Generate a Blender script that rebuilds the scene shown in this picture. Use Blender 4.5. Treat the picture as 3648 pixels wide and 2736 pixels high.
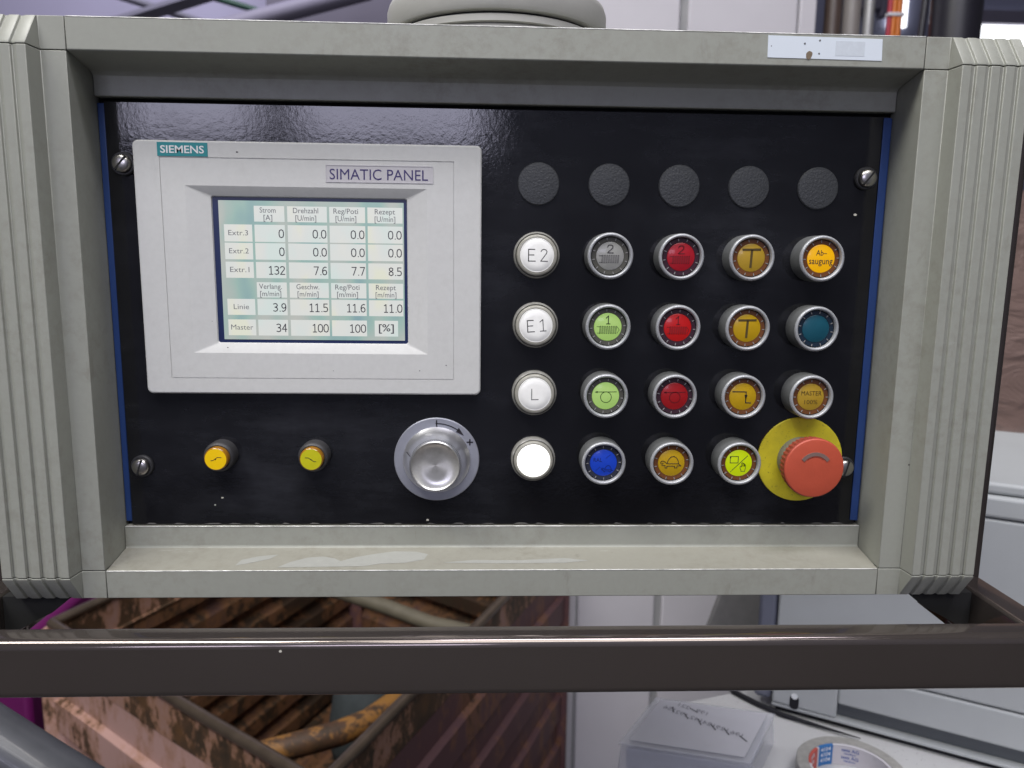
import bpy, bmesh, math, random
from mathutils import Vector, Matrix, noise
random.seed(7)
sc = bpy.context.scene
for o in list(bpy.data.objects): bpy.data.objects.remove(o)
COL = sc.collection
S = 0.001            # all sizes below are millimetres, measured on the console's black front panel
ZO = 1700            # panel origin above the floor
def V(x, y, z): return Vector((x*S, y*S, (z+ZO)*S))
R = math.radians

# ------------------------------------------------------------------ camera
cd = bpy.data.cameras.new('camera'); cam = bpy.data.objects.new('camera', cd); COL.objects.link(cam)
cd.sensor_width = 36; cd.lens = 36*2700/3648; cd.clip_start = 0.01; cd.clip_end = 60
ax = Vector((0.99924254, -0.03697268, 0.01213975)); fw = Vector((0.03841807, 0.9869398, -0.15644134)); up = Vector((-0.00619715, 0.15678923, 0.98761264))
m = Matrix.Identity(4)
for i in range(3):
    m[i][0] = ax[i]; m[i][1] = up[i]; m[i][2] = -fw[i]
m.translation = V(-34.33, -491.47, -50.08)
cam.matrix_world = m
cd.dof.use_dof = True; cd.dof.focus_distance = 0.475; cd.dof.aperture_fstop = 10
sc.camera = cam
sc.render.resolution_x = 1024; sc.render.resolution_y = 768

# ------------------------------------------------------------------ world, lamps and added fill lights (factory hall, no daylight sun)
w = bpy.data.worlds.new('World'); sc.world = w; w.use_nodes = True
w.node_tree.nodes['Background'].inputs[0].default_value = (0.60, 0.60, 0.70, 1)
w.node_tree.nodes['Background'].inputs[1].default_value = 0.06
def area(name, loc, target, sx, sy, rad, col):
    l = bpy.data.lights.new(name, 'AREA'); l.shape = 'RECTANGLE'; l.size = sx*S; l.size_y = sy*S
    l.energy = rad*math.pi*sx*sy*S*S; l.color = col
    o = bpy.data.objects.new(name, l); COL.objects.link(o)
    o.location = V(*loc)
    d = (V(*target)-V(*loc)).normalized()
    o.rotation_euler = d.to_track_quat('-Z', 'Y').to_euler()
    return o
area('overhead_fill', (330, -1750, 2300), (250, -1150, 0), 1700, 1900, 4.6, (1, .985, .96))  # added overhead fill for the front faces, not a known fixture
area('tube_lamp', (560, -800, 2250), (560, -500, 0), 1500, 300, 16, (.88, .86, 1))
area('tube_lamp_far', (-1350, -900, 2250), (-800, -200, 0), 1500, 500, 26, (1, .985, .95))
area('pillar_fill', (-700, 900, 2700), (-500, 1500, 0), 1800, 900, 4.2, (.96, .95, 1))  # added fill for the pillar front, kept off the container's right wall
area('far_wall_fill', (-2200, 4300, 3600), (-2600, 7000, 1900), 3500, 900, 13, (.93, .92, 1))  # added fill that brightens the far hall wall
area('near_wall_fill', (400, -3600, 3600), (600, -5060, 1300), 4500, 700, 6.5, (.92, .93, 1))  # added fill on the near wall, lifts its reflection in the panel
area('window_light_a', (-2030, -5000, 1140), (-2030, 0, 1140), 920, 760, 7.5, (.78, .77, 1))
area('window_light_b', (-700, -5000, 1140), (-700, 0, 1140), 1300, 760, 7.5, (.78, .77, 1))

sc.view_settings.view_transform = 'Standard'; sc.view_settings.look = 'None'
sc.view_settings.exposure = 0.0; sc.view_settings.gamma = 1
sc.view_settings.use_curve_mapping = False

# ------------------------------------------------------------------ materials
def lin(c):
    c = c/255
    return c/12.92 if c <= .04045 else ((c+.055)/1.055)**2.4
def rgb(r, g, b): return (lin(r), lin(g), lin(b), 1)
class NT:
    def __init__(s, name):
        s.m = bpy.data.materials.new(name); s.m.use_nodes = True
        s.t = s.m.node_tree; s.n = s.t.nodes; s.b = s.n['Principled BSDF']
        s.pos = None
    def node(s, t, **k):
        n = s.n.new(t)
        for a, v in k.items(): setattr(n, a, v)
        return n
    def link(s, a, b): s.t.links.new(a, b)
    def coord(s, scale=(1, 1, 1)):
        if s.pos is None: s.pos = s.node('ShaderNodeNewGeometry').outputs['Position']
        mp = s.node('ShaderNodeMapping'); mp.inputs['Scale'].default_value = scale
        s.link(s.pos, mp.inputs['Vector']); return mp.outputs['Vector']
    def noise(s, scale, detail=3, rough=.5, sc3=(1, 1, 1)):
        n = s.node('ShaderNodeTexNoise'); n.inputs['Scale'].default_value = scale
        n.inputs['Detail'].default_value = detail; n.inputs['Roughness'].default_value = rough
        s.link(s.coord(sc3), n.inputs['Vector']); return n.outputs['Fac']
    def ramp(s, fac, stops):
        r = s.node('ShaderNodeValToRGB'); e = r.color_ramp.elements
        while len(e) < len(stops): e.new(.5)
        for el, (p, c) in zip(e, stops):
            el.position = p; el.color = c if not isinstance(c, (int, float)) else (c, c, c, 1)
        s.link(fac, r.inputs['Fac']); return r.outputs['Color']
    def mix(s, fac, a, b, mode='MIX'):
        x = s.node('ShaderNodeMix'); x.data_type = 'RGBA'; x.blend_type = mode
        for i, v in ((0, fac), (6, a), (7, b)):
            if isinstance(v, (int, float, tuple)): x.inputs[i].default_value = v
            else: s.link(v, x.inputs[i])
        return x.outputs[2]
    def bump(s, h, strength, dist):
        b = s.node('ShaderNodeBump'); b.inputs['Strength'].default_value = strength; b.inputs['Distance'].default_value = dist
        s.link(h, b.inputs['Height']); s.link(b.outputs['Normal'], s.b.inputs['Normal'])
    def set(s, **k):
        for a, v in k.items():
            i = s.b.inputs[a.replace('_', ' ')]
            if isinstance(v, (int, float, tuple)): i.default_value = v
            else: s.link(v, i)
        return s
def plain(name, col, rough=.5, metal=0, spec=.5, var=.12, vs=60, bump=0, bs=900, coat=0):
    t = NT(name)
    n = t.noise(vs, 4)
    c = t.mix(n, tuple(x*(1-var) for x in col[:3])+(1,), tuple(min(1, x*(1+var)) for x in col[:3])+(1,))
    t.set(Base_Color=c, Roughness=rough, Metallic=metal, Specular_IOR_Level=spec, Coat_Weight=coat)
    if bump: t.bump(t.noise(bs, 3), bump, .0004)
    return t.m
def emit(name, col, strength, spec=.3, rough=.3, base=None):
    t = NT(name)
    t.set(Base_Color=base or (.02, .02, .02, 1), Emission_Color=col, Emission_Strength=strength, Roughness=rough, Specular_IOR_Level=spec)
    return t.m
M = {}
def paint(name, col, dirt=.35, shelf=False):
    t = NT(name)
    big = t.ramp(t.noise(9, 5, .6), [(.35, 0), (.75, 1)])
    fine = t.ramp(t.noise(120, 6, .7), [(.45, 0), (.72, 1)])
    c = t.mix(t.noise(300, 3), tuple(x*.95 for x in col[:3])+(1,), tuple(x*1.05 for x in col[:3])+(1,))
    d = t.node('ShaderNodeMath', operation='MULTIPLY'); t.link(big, d.inputs[0]); t.link(fine, d.inputs[1])
    d2 = t.node('ShaderNodeMath', operation='MULTIPLY'); t.link(d.outputs[0], d2.inputs[0]); d2.inputs[1].default_value = dirt
    c = t.mix(d2.outputs[0], c, (.16, .14, .10, 1))
    sc_ = t.noise(55, 5, .7, (1, 1, .3)); sm = t.ramp(sc_, [(.63, 0), (.70, dirt*.55)])      # vertical wipe marks
    c = t.mix(sm, c, (.20, .185, .15, 1))
    sl = t.noise(70, 5, .75, (.25, 1, 1)); c = t.mix(t.ramp(sl, [(.66, 0), (.72, dirt*.5)]), c, (.46, .46, .42, 1))   # pale rub marks
    # tiny dark chips
    v = t.node('ShaderNodeTexVoronoi'); v.inputs['Scale'].default_value = 34; t.link(t.coord(), v.inputs['Vector'])
    chip = t.ramp(v.outputs['Distance'], [(.0, 1), (.022, 1), (.03, 0)])
    wn = t.ramp(t.noise(13, 2), [(.57, 0), (.6, 1)])
    ch = t.node('ShaderNodeMath', operation='MULTIPLY'); t.link(chip, ch.inputs[0]); t.link(wn, ch.inputs[1])
    c = t.mix(ch.outputs[0], c, (.05, .045, .04, 1))
    t.set(Base_Color=c, Roughness=t.ramp(t.noise(25, 5, .6), [(.3, .36), (.7, .52)]), Specular_IOR_Level=.45)
    t.bump(t.noise(2300, 2), .22, .0003)
    return t
M['paint'] = paint('grey_textured_paint', (.335, .342, .298, 1), .55).m
# bottom ledge: greasy dirt film with wiped, cleaner patches
t = paint('grey_ledge_paint', (.295, .288, .242, 1), .75)
M['paint_ledge'] = t.m
M['tp'] = paint('light_grey_plastic', (.65, .652, .628, 1), .12).m
t = NT('black_lacquer')
scr = t.ramp(t.noise(420, 4, .75), [(.66, 0), (.80, 1)]); area_m = t.ramp(t.noise(7, 3), [(.45, 0), (.7, 1)])
mm = t.node('ShaderNodeMath', operation='MULTIPLY'); t.link(scr, mm.inputs[0]); t.link(area_m, mm.inputs[1])
film = t.ramp(t.noise(6, 6, .62, (1, 1, .8)), [(.42, 0), (.72, 1)]); smear = t.ramp(t.noise(38, 5, .7, (.25, 1, 1)), [(.45, .25), (.75, 1)])
fm = t.node('ShaderNodeMath', operation='MULTIPLY'); t.link(film, fm.inputs[0]); t.link(smear, fm.inputs[1])
c = t.mix(fm.outputs[0], (.0060, .0060, .0075, 1), (.042, .044, .052, 1))  # cloudy dust film, its tone also paints in the reflected haze
c = t.mix(mm.outputs[0], c, (.055, .052, .05, 1))
t.set(Base_Color=c, Specular_IOR_Level=.5, Roughness=t.ramp(t.noise(30, 4, .6), [(.3, .05), (.75, .13)]))
t.bump(t.noise(260, 4, .65), .16, .0004); M['black'] = t.m
M['blue'] = plain('blue_seal', (.017, .050, .185, 1), .45, var=.1, vs=30)
M['dark'] = plain('dark_inside', (.012, .012, .012, 1), .8)
M['plug'] = plain('black_grained_plastic', (.050, .053, .058, 1), .48, spec=.5, var=.2, vs=500, bump=1.0, bs=750)
M['ring'] = plain('satin_metal_ring', (.43, .44, .45, 1), .36, metal=.3, var=.12, vs=300, bump=.25, bs=2500)
M['ringside'] = plain('satin_ring_side', (.155, .16, .158, 1), .45, metal=.15, var=.15, vs=250, bump=.25, bs=2500)
M['steel'] = plain('screw_steel', (.52, .50, .47, 1), .28, metal=1, var=.2, vs=500)
M['cup'] = plain('black_cup', (.03, .03, .032, 1), .5)
M['ink'] = plain('black_ink', (.018, .016, .022, 1), .6, var=.05)
M['inksoft'] = plain('grey_ink', (.09, .085, .09, 1), .6, var=.05)
M['navy_ink'] = plain('navy_ink', rgb(60, 50, 105), .5, var=.05)
M['white_ink'] = plain('white_ink', (.85, .87, .87, 1), .5, var=.03)
M['teal'] = plain('teal_badge', rgb(30, 140, 145), .4, var=.05)
M['label'] = plain('label_plate', (.56, .545, .56, 1), .45, var=.05)
t = NT('sticker_paper')
v = t.ramp(t.noise(60, 5, .6), [(.62, 0), (.72, 1)])
t.set(Base_Color=t.mix(v, (.74, .80, .86, 1), (.62, .66, .70, 1)), Roughness=.4); M['sticker'] = t.m
M['smudge'] = plain('sticker_smudge', (.63, .68, .73, 1), .6, var=.12, vs=300)
M['rust_spot'] = plain('brown_stain', (.20, .15, .10, 1), .8, var=.3, vs=700)
M['clear'] = plain('clear_dirty_plastic', (.27, .265, .24, 1), .2, var=.35, vs=300)
M['clear_edge'] = plain('clear_plastic_edge', (.36, .35, .30, 1), .22, var=.3, vs=300)
M['clear_dark'] = plain('clear_plastic_groove', (.10, .097, .08, 1), .3, var=.3, vs=300)
def lens(name, col): return plain(name, col, .16, spec=.5, var=.2, vs=250, coat=.5)
M['lens_grey'] = lens('smoke_lens', (.085, .083, .068, 1))
M['lens_red'] = lens('dark_red_lens', (.042, .017, .026, 1))
M['lens_amber'] = lens('amber_brown_lens', (.15, .055, .018, 1))
M['lens_blue'] = lens('dark_blue_lens', (.028, .032, .050, 1))
M['lens_teal'] = lens('dark_teal_lens', (.012, .024, .042, 1))
M['tick_l'] = plain('tick_light', (.33, .32, .31, 1), .3)
def disc(name, base, em=None, es=0, hot=None, hotpos=(0, 0)):
    """coloured legend plate behind the lens; lit ones glow round the bulb"""
    t = NT(name)
    n = t.noise(250, 3)
    c = t.mix(n, tuple(x*.9 for x in base[:3])+(1,), tuple(min(1, x*1.1) for x in base[:3])+(1,))
    t.set(Base_Color=c, Roughness=.3, Specular_IOR_Level=.3, Coat_Weight=.2)
    if em:
        tc = t.node('ShaderNodeTexCoord'); mp = t.node('ShaderNodeMapping')
        mp.inputs['Location'].default_value = (-hotpos[0]*S, 0, -hotpos[1]*S)
        t.link(tc.outputs['Object'], mp.inputs['Vector'])
        ln = t.node('ShaderNodeVectorMath', operation='LENGTH'); t.link(mp.outputs['Vector'], ln.inputs[0])
        dv = t.node('ShaderNodeMath', operation='DIVIDE'); t.link(ln.outputs['Value'], dv.inputs[0]); dv.inputs[1].default_value = 13*S
        t.set(Emission_Color=t.ramp(dv.outputs[0], [(0, hot or em), (.75, em), (1, tuple(x*.7 for x in em[:3])+(1,))]), Emission_Strength=es)
    return t.m
M['d_white'] = disc('white_lens', (.76, .755, .73, 1), (.42, .42, .41, 1), .5)
M['d_white_lit'] = disc('white_lens_lit', (.8, .8, .8, 1), (1, 1, 1, 1), 2.2)
M['d_grey'] = disc('grey_plate', (.33, .33, .31, 1))
M['d_green'] = disc('green_plate_lit', (.24, .27, .14, 1), rgb(150, 200, 85), .85, rgb(150, 250, 10), (0, 2.5))
M['d_red2'] = disc('red_plate', (.30, .014, .022, 1), (.30, .0, .01, 1), .35)
M['d_red1'] = disc('red_plate_lit', (.30, .010, .012, 1), (.40, .005, .003, 1), .6)
M['d_red3'] = disc('red_plate_dim', (.25, .012, .014, 1), (.22, .0, .004, 1), .45)
M['d_amber'] = disc('amber_plate', (.40, .255, .03, 1), (.20, .115, .0, 1), .30)
M['d_amber2'] = disc('amber_plate_warm', (.40, .25, .010, 1), (.28, .165, .0, 1), .45)
M['d_amber_lit'] = disc('amber_plate_lit', (.34, .20, .005, 1), rgb(250, 180, 0), .85, rgb(255, 240, 20), (-3, 1))
M['d_lime_lit'] = disc('lime_plate_lit', (.22, .28, .005, 1), rgb(190, 210, 0), .85, rgb(200, 255, 0), (-1, 1))
M['d_blue'] = disc('blue_plate', (.010, .035, .30, 1), (.005, .04, .40, 1), .70)
M['d_teal'] = disc('teal_plate', (.012, .085, .125, 1))
M['y_face'] = disc('amber_lamp_face', (.66, .45, .006, 1), rgb(245, 190, 0), .38, rgb(255, 215, 0))
M['y_face2'] = disc('yellow_lamp_face', (.52, .49, .015, 1), rgb(160, 160, 0), .22)
M['amber_rim'] = lens('amber_lamp_rim', (.34, .15, .012, 1))
M['collar'] = plain('black_rubber_collar', (.045, .044, .046, 1), .5, bump=.3)
t = NT('yellow_plate')
g = t.ramp(t.noise(45, 6, .7), [(.45, 0), (.75, .55)]); sp = t.ramp(t.noise(420, 4, .7), [(.60, 0), (.70, .7)])
c = t.mix(g, (.68, .58, .024, 1), (.42, .36, .03, 1)); c = t.mix(sp, c, (.20, .17, .03, 1))
t.set(Base_Color=c, Roughness=.5); M['yellow_plate'] = t.m
M['red_cap'] = plain('red_mushroom_plastic', (.52, .085, .042, 1), .5, var=.10, vs=120, bump=.2)
M['red_edge'] = plain('red_mushroom_edge', (.34, .055, .036, 1), .55, var=.15, vs=300)
M['grey_collar'] = plain('grey_collar', (.22, .215, .18, 1), .5, var=.1, vs=200)
M['arrow_grey'] = plain('grey_arrow', (.21, .135, .115, 1), .7, var=.2, vs=900)
M['alu_plate'] = plain('satin_aluminium_plate', (.36, .37, .42, 1), .45, metal=.45, var=.06, vs=200, bump=.1)
t = NT('turned_aluminium'); t.set(Base_Color=(.86, .86, .88, 1), Metallic=.9, Roughness=.28); t.bump(t.noise(900, 2, .5, (1, .1, 1)), .05, .0003); M['alu'] = t.m
t = NT('turned_knob_face')
n = t.noise(140, 5, .7)
t.set(Base_Color=t.ramp(n, [(.3, (.60, .59, .55, 1)), (.75, (.84, .83, .80, 1))]), Metallic=.75, Roughness=t.ramp(n, [(.3, .38), (.8, .26)]), Anisotropic=.8)
tg = t.node('ShaderNodeTangent'); tg.axis = 'Y'; t.link(tg.outputs[0], t.b.inputs['Tangent']); M['alu_face'] = t.m
t = NT('bronze_anodised_rail')
n = t.noise(45, 6, .7, (.4, 1, 1)); sp = t.ramp(t.noise(210, 4, .7), [(.70, 0), (.74, 1)])
c = t.mix(t.noise(9, 4), (.165, .140, .128, 1), (.205, .175, .160, 1)); c = t.mix(sp, c, (.30, .28, .26, 1))
t.set(Base_Color=c, Metallic=.8, Roughness=t.ramp(n, [(.3, .08), (.62, .13), (.8, .24)])); t.bump(t.noise(300, 3), .02, .0004); M['rail'] = t.m
# screen
t = NT('lcd_background')
n = t.noise(26, 2, .5, (1.6, 1, .8))
c = t.ramp(n, [(.30, rgb(140, 174, 180)), (.45, rgb(164, 194, 186)), (.56, rgb(184, 196, 190)), (.68, rgb(198, 200, 194))])
t.set(Base_Color=(.02, .02, .02, 1), Emission_Color=c, Emission_Strength=.82, Roughness=.25); M['lcd'] = t.m
t = NT('lcd_cell')
n = t.noise(30, 3, .5, (1.5, 1, .8))
c = t.ramp(n, [(.36, rgb(222, 234, 230)), (.47, rgb(228, 232, 229)), (.56, rgb(232, 233, 228)), (.66, rgb(235, 236, 218))])
t.set(Base_Color=(.02, .02, .02, 1), Emission_Color=c, Emission_Strength=.84, Roughness=.25); M['cell'] = t.m
M['lcd_frame'] = plain('navy_display_frame', rgb(28, 42, 84), .3, var=.1, vs=100)
M['lcd_ink'] = emit('lcd_dark', rgb(58, 56, 66), .9); M['lcd_ink2'] = emit('lcd_grey', rgb(112, 112, 118), .9)
# background
def rusty(name, pinkc, rustc, thr, streak=(1, 1, .45), scale=26, dark=(.05, .035, .02, 1)):
    t = NT(name)
    n0 = t.noise(scale*.55, 10, .74, streak); n1 = t.noise(scale*4, 6, .7, streak)
    ad = t.node('ShaderNodeMath', operation='MULTIPLY_ADD'); t.link(n1, ad.inputs[0]); ad.inputs[1].default_value = .30; ad.inputs[2].default_value = -.15
    a2 = t.node('ShaderNodeMath', operation='ADD'); t.link(n0, a2.inputs[0]); t.link(ad.outputs[0], a2.inputs[1]); n = a2.outputs[0]
    pc = t.mix(t.noise(5, 4), tuple(x*.85 for x in pinkc[:3])+(1,), pinkc)
    rc = t.mix(t.ramp(t.noise(30, 6, .7), [(.4, 0), (.65, 1)]), rustc, dark)
    rc = t.mix(t.ramp(t.noise(12, 5, .7), [(.55, 0), (.75, .55)]), rc, (.22, .10, .03, 1))
    halo = t.ramp(n, [(thr-.10, 0), (thr+.01, 1)])
    c = t.mix(halo, pc, t.mix(.55, pc, (.35, .16, .05, 1)))
    c = t.mix(t.ramp(n, [(thr-.01, 0), (thr+.045, 1)]), c, rc)
    t.set(Base_Color=c, Roughness=.6)
    t.bump(n, .3, .003); return t.m
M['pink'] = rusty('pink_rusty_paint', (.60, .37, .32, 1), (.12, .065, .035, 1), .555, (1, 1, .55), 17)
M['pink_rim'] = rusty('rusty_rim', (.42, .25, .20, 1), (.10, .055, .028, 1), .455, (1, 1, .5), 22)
M['pink_in_shade'] = rusty('rusty_inside_shade', (.115, .060, .047, 1), (.055, .030, .018, 1), .47, (1, 1, .7), 11)  # inside paint darkened: shade in the container is put into the colour
M['pink_shade'] = rusty('pink_rusty_shade', (.14, .068, .072, 1), (.06, .03, .02, 1), .59, (1, 1, .4), 24)  # shaded copy of the pink paint, for the side away from the light
M['rim_steel'] = plain('worn_steel_rim', (.17, .13, .095, 1), .32, metal=.6, var=.4, vs=25, bump=.4, bs=60)
M['yel_pipe'] = rusty('yellow_rusty_pipe', (.38, .18, .035, 1), (.11, .055, .028, 1), .48, (1, 1, 1), 16)
M['beige_pipe'] = plain('beige_pipe', (.16, .14, .095, 1), .6, var=.3, vs=30)
M['rag'] = plain('grey_rag', (.05, .06, .062, 1), .9, var=.3, vs=40, bump=1, bs=60)
M['magenta'] = plain('magenta_plastic', (.16, .010, .115, 1), .45, var=.15, vs=8)
M['tealp'] = plain('teal_plastic', (.06, .25, .26, 1), .5)
M['grey_tube'] = plain('grey_tube', (.085, .088, .10, 1), .4, var=.3, vs=35, bump=.2, bs=200, coat=.3)
M['wall'] = plain('white_painted_blocks', (.66, .64, .67, 1), .75, var=.06, vs=8, bump=.35, bs=120)
M['joint'] = plain('grey_joint', (.34, .34, .34, 1), .8, var=.2, vs=20)
M['hall'] = plain('hall_wall_lilac', (.36, .34, .47, 1), .8, var=.08, vs=2)
M['hall_d'] = plain('hall_wall_dark', (.115, .105, .14, 1), .8, var=.15, vs=2)
M['hall_blue'] = plain('hall_blue_grey', (.24, .25, .36, 1), .7, var=.1, vs=3)
M['hall_near'] = plain('hall_near_wall', (.42, .44, .55, 1), .8, var=.2, vs=1.2)
M['beam'] = plain('dark_beam', (.12, .115, .155, 1), .6)
M['beam_l'] = plain('lilac_beam', (.21, .195, .26, 1), .6)
M['green'] = plain('green_pipe', (.012, .055, .035, 1), .5)
M['floor'] = plain('concrete_floor', (.075, .072, .07, 1), .8, var=.25, vs=6)
M['brown_post'] = plain('brown_post', (.085, .06, .05, 1), .4)
M['pipe_grey'] = plain('grey_pipe', (.24, .22, .205, 1), .4, var=.15, vs=6)
M['pipe_light'] = plain('light_pipe', (.36, .36, .36, 1), .35, metal=.3)
M['orange'] = plain('orange_cable', (.62, .17, .02, 1), .45, var=.08)
M['redc'] = plain('red_cable', (.42, .03, .05, 1), .45)
M['tie'] = plain('cable_tie', (.7, .68, .72, 1), .4)
M['post'] = plain('black_post', (.018, .017, .024, 1), .4, coat=.3)
M['win'] = emit('bright_window', (.95, .96, 1, 1), 2.6)
M['device'] = plain('light_grey_device', (.47, .49, .49, 1), .5, var=.05, vs=30, bump=.1, bs=900)
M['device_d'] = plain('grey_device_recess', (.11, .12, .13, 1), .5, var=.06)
M['device_b'] = plain('blue_grey_cover', (.16, .17, .22, 1), .5, var=.06)
M['seam'] = plain('black_seam', (.008, .008, .012, 1), .7)
t = NT('dusty_white_desk')
v = t.ramp(t.noise(260, 5, .75), [(.60, 0), (.68, 1)]); v2 = t.ramp(t.noise(14, 2), [(.4, 0), (.65, 1)])
mu = t.node('ShaderNodeMath', operation='MULTIPLY'); t.link(v, mu.inputs[0]); t.link(v2, mu.inputs[1])
t.set(Base_Color=t.mix(mu.outputs[0], (.64, .64, .63, 1), (.22, .21, .20, 1)), Roughness=.5); M['desk'] = t.m
M['film'] = plain('brown_stretch_film', (.155, .085, .065, 1), .22, var=.3, vs=7, coat=.6)
t = NT('brown_stretch_film_wrinkled')
wv = t.node('ShaderNodeTexNoise'); wv.inputs['Scale'].default_value = 9; wv.inputs['Detail'].default_value = 4; wv.inputs['Distortion'].default_value = 1.5
t.link(t.coord((1, 1, 2.2)), wv.inputs['Vector'])
t.set(Base_Color=t.mix(wv.outputs['Fac'], (.17, .115, .095, 1), (.26, .18, .155, 1)), Roughness=.3, Coat_Weight=.4)
t.bump(wv.outputs['Fac'], .6, .02); M['film'] = t.m
M['gpanel'] = plain('dusty_grey_panel', (.20, .195, .19, 1), .8, var=.2, vs=60)
t = NT('clear_box_plastic')
t.set(Base_Color=(.75, .76, .80, 1), Roughness=.25, Alpha=.36, Specular_IOR_Level=.6); M['cbox'] = t.m
M['paper'] = plain('paper_edge', (.62, .64, .72, 1), .8, var=.1, vs=60)
M['paper_w'] = plain('paper_sheet', (.58, .58, .61, 1), .8, var=.05, vs=30)
M['marker'] = plain('marker_ink', (.06, .06, .07, 1), .7)
M['pencil'] = plain('pencil_ink', (.20, .20, .23, 1), .7)
M['tape'] = plain('dirty_tape', (.38, .37, .34, 1), .45, var=.35, vs=140)
M['tape_core'] = plain('tape_core_white', (.66, .64, .66, 1), .5, var=.06)
M['tape_red'] = plain('tape_core_red', (.55, .10, .075, 1), .5, var=.08)
M['tape_blue'] = plain('tape_core_blue', (.03, .18, .48, 1), .5, var=.08)
M['blue_ink'] = plain('blue_ink', (.04, .10, .40, 1), .5)
M['flange'] = plain('cast_flange_paint', (.40, .395, .37, 1), .45, var=.12, vs=40, bump=.3, bs=200)
M['flange_w'] = plain('white_tube_paint', (.62, .61, .60, 1), .45, var=.06, vs=20)
M['wornedge'] = plain('worn_panel_edge', (.16, .155, .14, 1), .7, var=.3, vs=400)
t = NT('edge_highlight'); t.set(Base_Color=t.ramp(t.noise(90, 5, .7, (1, 1, 1)), [(.35, (.36, .365, .33, 1)), (.6, (.74, .74, .70, 1))]), Roughness=.25, Metallic=.2); M['bright_edge'] = t.m  # pale glossy colour that paints in the rail edge highlights
M['speck'] = plain('white_paint_speck', (.6, .58, .5, 1), .6)
M['wiped'] = plain('wiped_clean_paint', (.345, .348, .318, 1), .5, var=.08, vs=200, bump=.3, bs=1100)

# ------------------------------------------------------------------ mesh helpers
WL = {}
class MB:
    def __init__(s): s.v = []; s.f = []; s.mi = []
    def add(s, vs, fs, mi=0):
        o = len(s.v); s.v += [tuple(p) for p in vs]
        for f in fs: s.f.append(tuple(i+o for i in f)); s.mi.append(mi)
        return s
    def box(s, x0, x1, y0, y1, z0, z1, mi=0):
        return s.add([(x0, y0, z0), (x1, y0, z0), (x1, y1, z0), (x0, y1, z0), (x0, y0, z1), (x1, y0, z1), (x1, y1, z1), (x0, y1, z1)],
                     [(0, 3, 2, 1), (4, 5, 6, 7), (0, 1, 5, 4), (1, 2, 6, 5), (2, 3, 7, 6), (3, 0, 4, 7)], mi)
    def loft(s, rings, cap0=True, cap1=True, mi=0):
        n = len(rings[0]); vs = [p for r in rings for p in r]; fs = []
        for k in range(len(rings)-1):
            for i in range(n):
                j = (i+1) % n
                fs.append((k*n+i, k*n+j, (k+1)*n+j, (k+1)*n+i))
        if cap0: fs.append(tuple(range(n-1, -1, -1)))
        if cap1: fs.append(tuple((len(rings)-1)*n+i for i in range(n)))
        return s.add(vs, fs, mi)
    def prism(s, prof, axis, a0, a1, mi=0):
        if axis == 'x': f = lambda p, a: (a, p[0], p[1])
        elif axis == 'y': f = lambda p, a: (p[0], a, p[1])
        else: f = lambda p, a: (p[0], p[1], a)
        return s.loft([[f(p, a0) for p in prof], [f(p, a1) for p in prof]], mi=mi)
    def lathe(s, prof, n=56, axis='y', mi=0, cap0=True, cap1=True, c=(0, 0, 0)):
        rings = []
        for r, h in prof:
            ring = []
            for i in range(n):
                a = 2*math.pi*i/n
                if axis == 'y': ring.append((c[0]+r*math.cos(a), c[1]+h, c[2]+r*math.sin(a)))
                else: ring.append((c[0]+r*math.cos(a), c[1]+r*math.sin(a), c[2]+h))
            rings.append(ring)
        return s.loft(rings, cap0, cap1, mi)
    def tube(s, pts, r, n=14, mi=0):
        pts = [Vector(p) for p in pts]; rings = []
        for i, p in enumerate(pts):
            d = (pts[min(i+1, len(pts)-1)]-pts[max(i-1, 0)]).normalized()
            a = d.cross(Vector((0, 0, 1)))
            if a.length < .1: a = d.cross(Vector((0, 1, 0)))
            a.normalize(); b = d.cross(a)
            rr = r[i] if isinstance(r, (list, tuple)) else r
            rings.append([tuple(p+a*rr*math.cos(2*math.pi*k/n)+b*rr*math.sin(2*math.pi*k/n)) for k in range(n)])
        return s.loft(rings, mi=mi)
    def stroke(s, pts, wd, y=0, th=.12, closed=False, mi=0):
        """pen stroke in the panel plane (x, z), a thin ribbon th thick standing on y"""
        if closed: pts = list(pts)+[pts[0]]
        for (a, b) in zip(pts[:-1], pts[1:]):
            a = Vector(a); b = Vector(b); d = b-a
            if d.length < 1e-6: continue
            d.normalize(); nn = Vector((-d.y, d.x))*wd/2; a2 = a-d*wd*.35; b2 = b+d*wd*.35
            q = [a2-nn, b2-nn, b2+nn, a2+nn]
            s.prism([(p.x, p.y) for p in q], 'y', y-th, y, mi)
        return s
def obj(name, mb, mat, parent=None, loc=(0, 0, 0), smooth=30, bevel=0, seg=2, recalc=True, data=None):
    if data is None:
        me = bpy.data.meshes.new(name)
        me.from_pydata([(v[0]*S, v[1]*S, v[2]*S) for v in mb.v], [], mb.f)
        for mt in (mat if isinstance(mat, (list, tuple)) else [mat]): me.materials.append(M[mt] if isinstance(mt, str) else mt)
        for p, i in zip(me.polygons, mb.mi): p.material_index = i
        if recalc:
            bm = bmesh.new(); bm.from_mesh(me); bmesh.ops.recalc_face_normals(bm, faces=bm.faces); bm.to_mesh(me); bm.free()
        if smooth:
            me.polygons.foreach_set('use_smooth', [True]*len(me.polygons)); me.set_sharp_from_angle(angle=R(smooth))
    else: me = data
    o = bpy.data.objects.new(name, me); COL.objects.link(o); o.location = V(*loc); WL[o] = V(*loc)
    if bevel:
        b = o.modifiers.new('bevel', 'BEVEL'); b.width = bevel*S; b.segments = seg; b.limit_method = 'ANGLE'; b.angle_limit = R(35); b.harden_normals = False
    if parent is not None: par(o, parent)
    return o
def par(o, p):
    o.parent = p; o.matrix_parent_inverse = Matrix.Translation(-WL[p])
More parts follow.
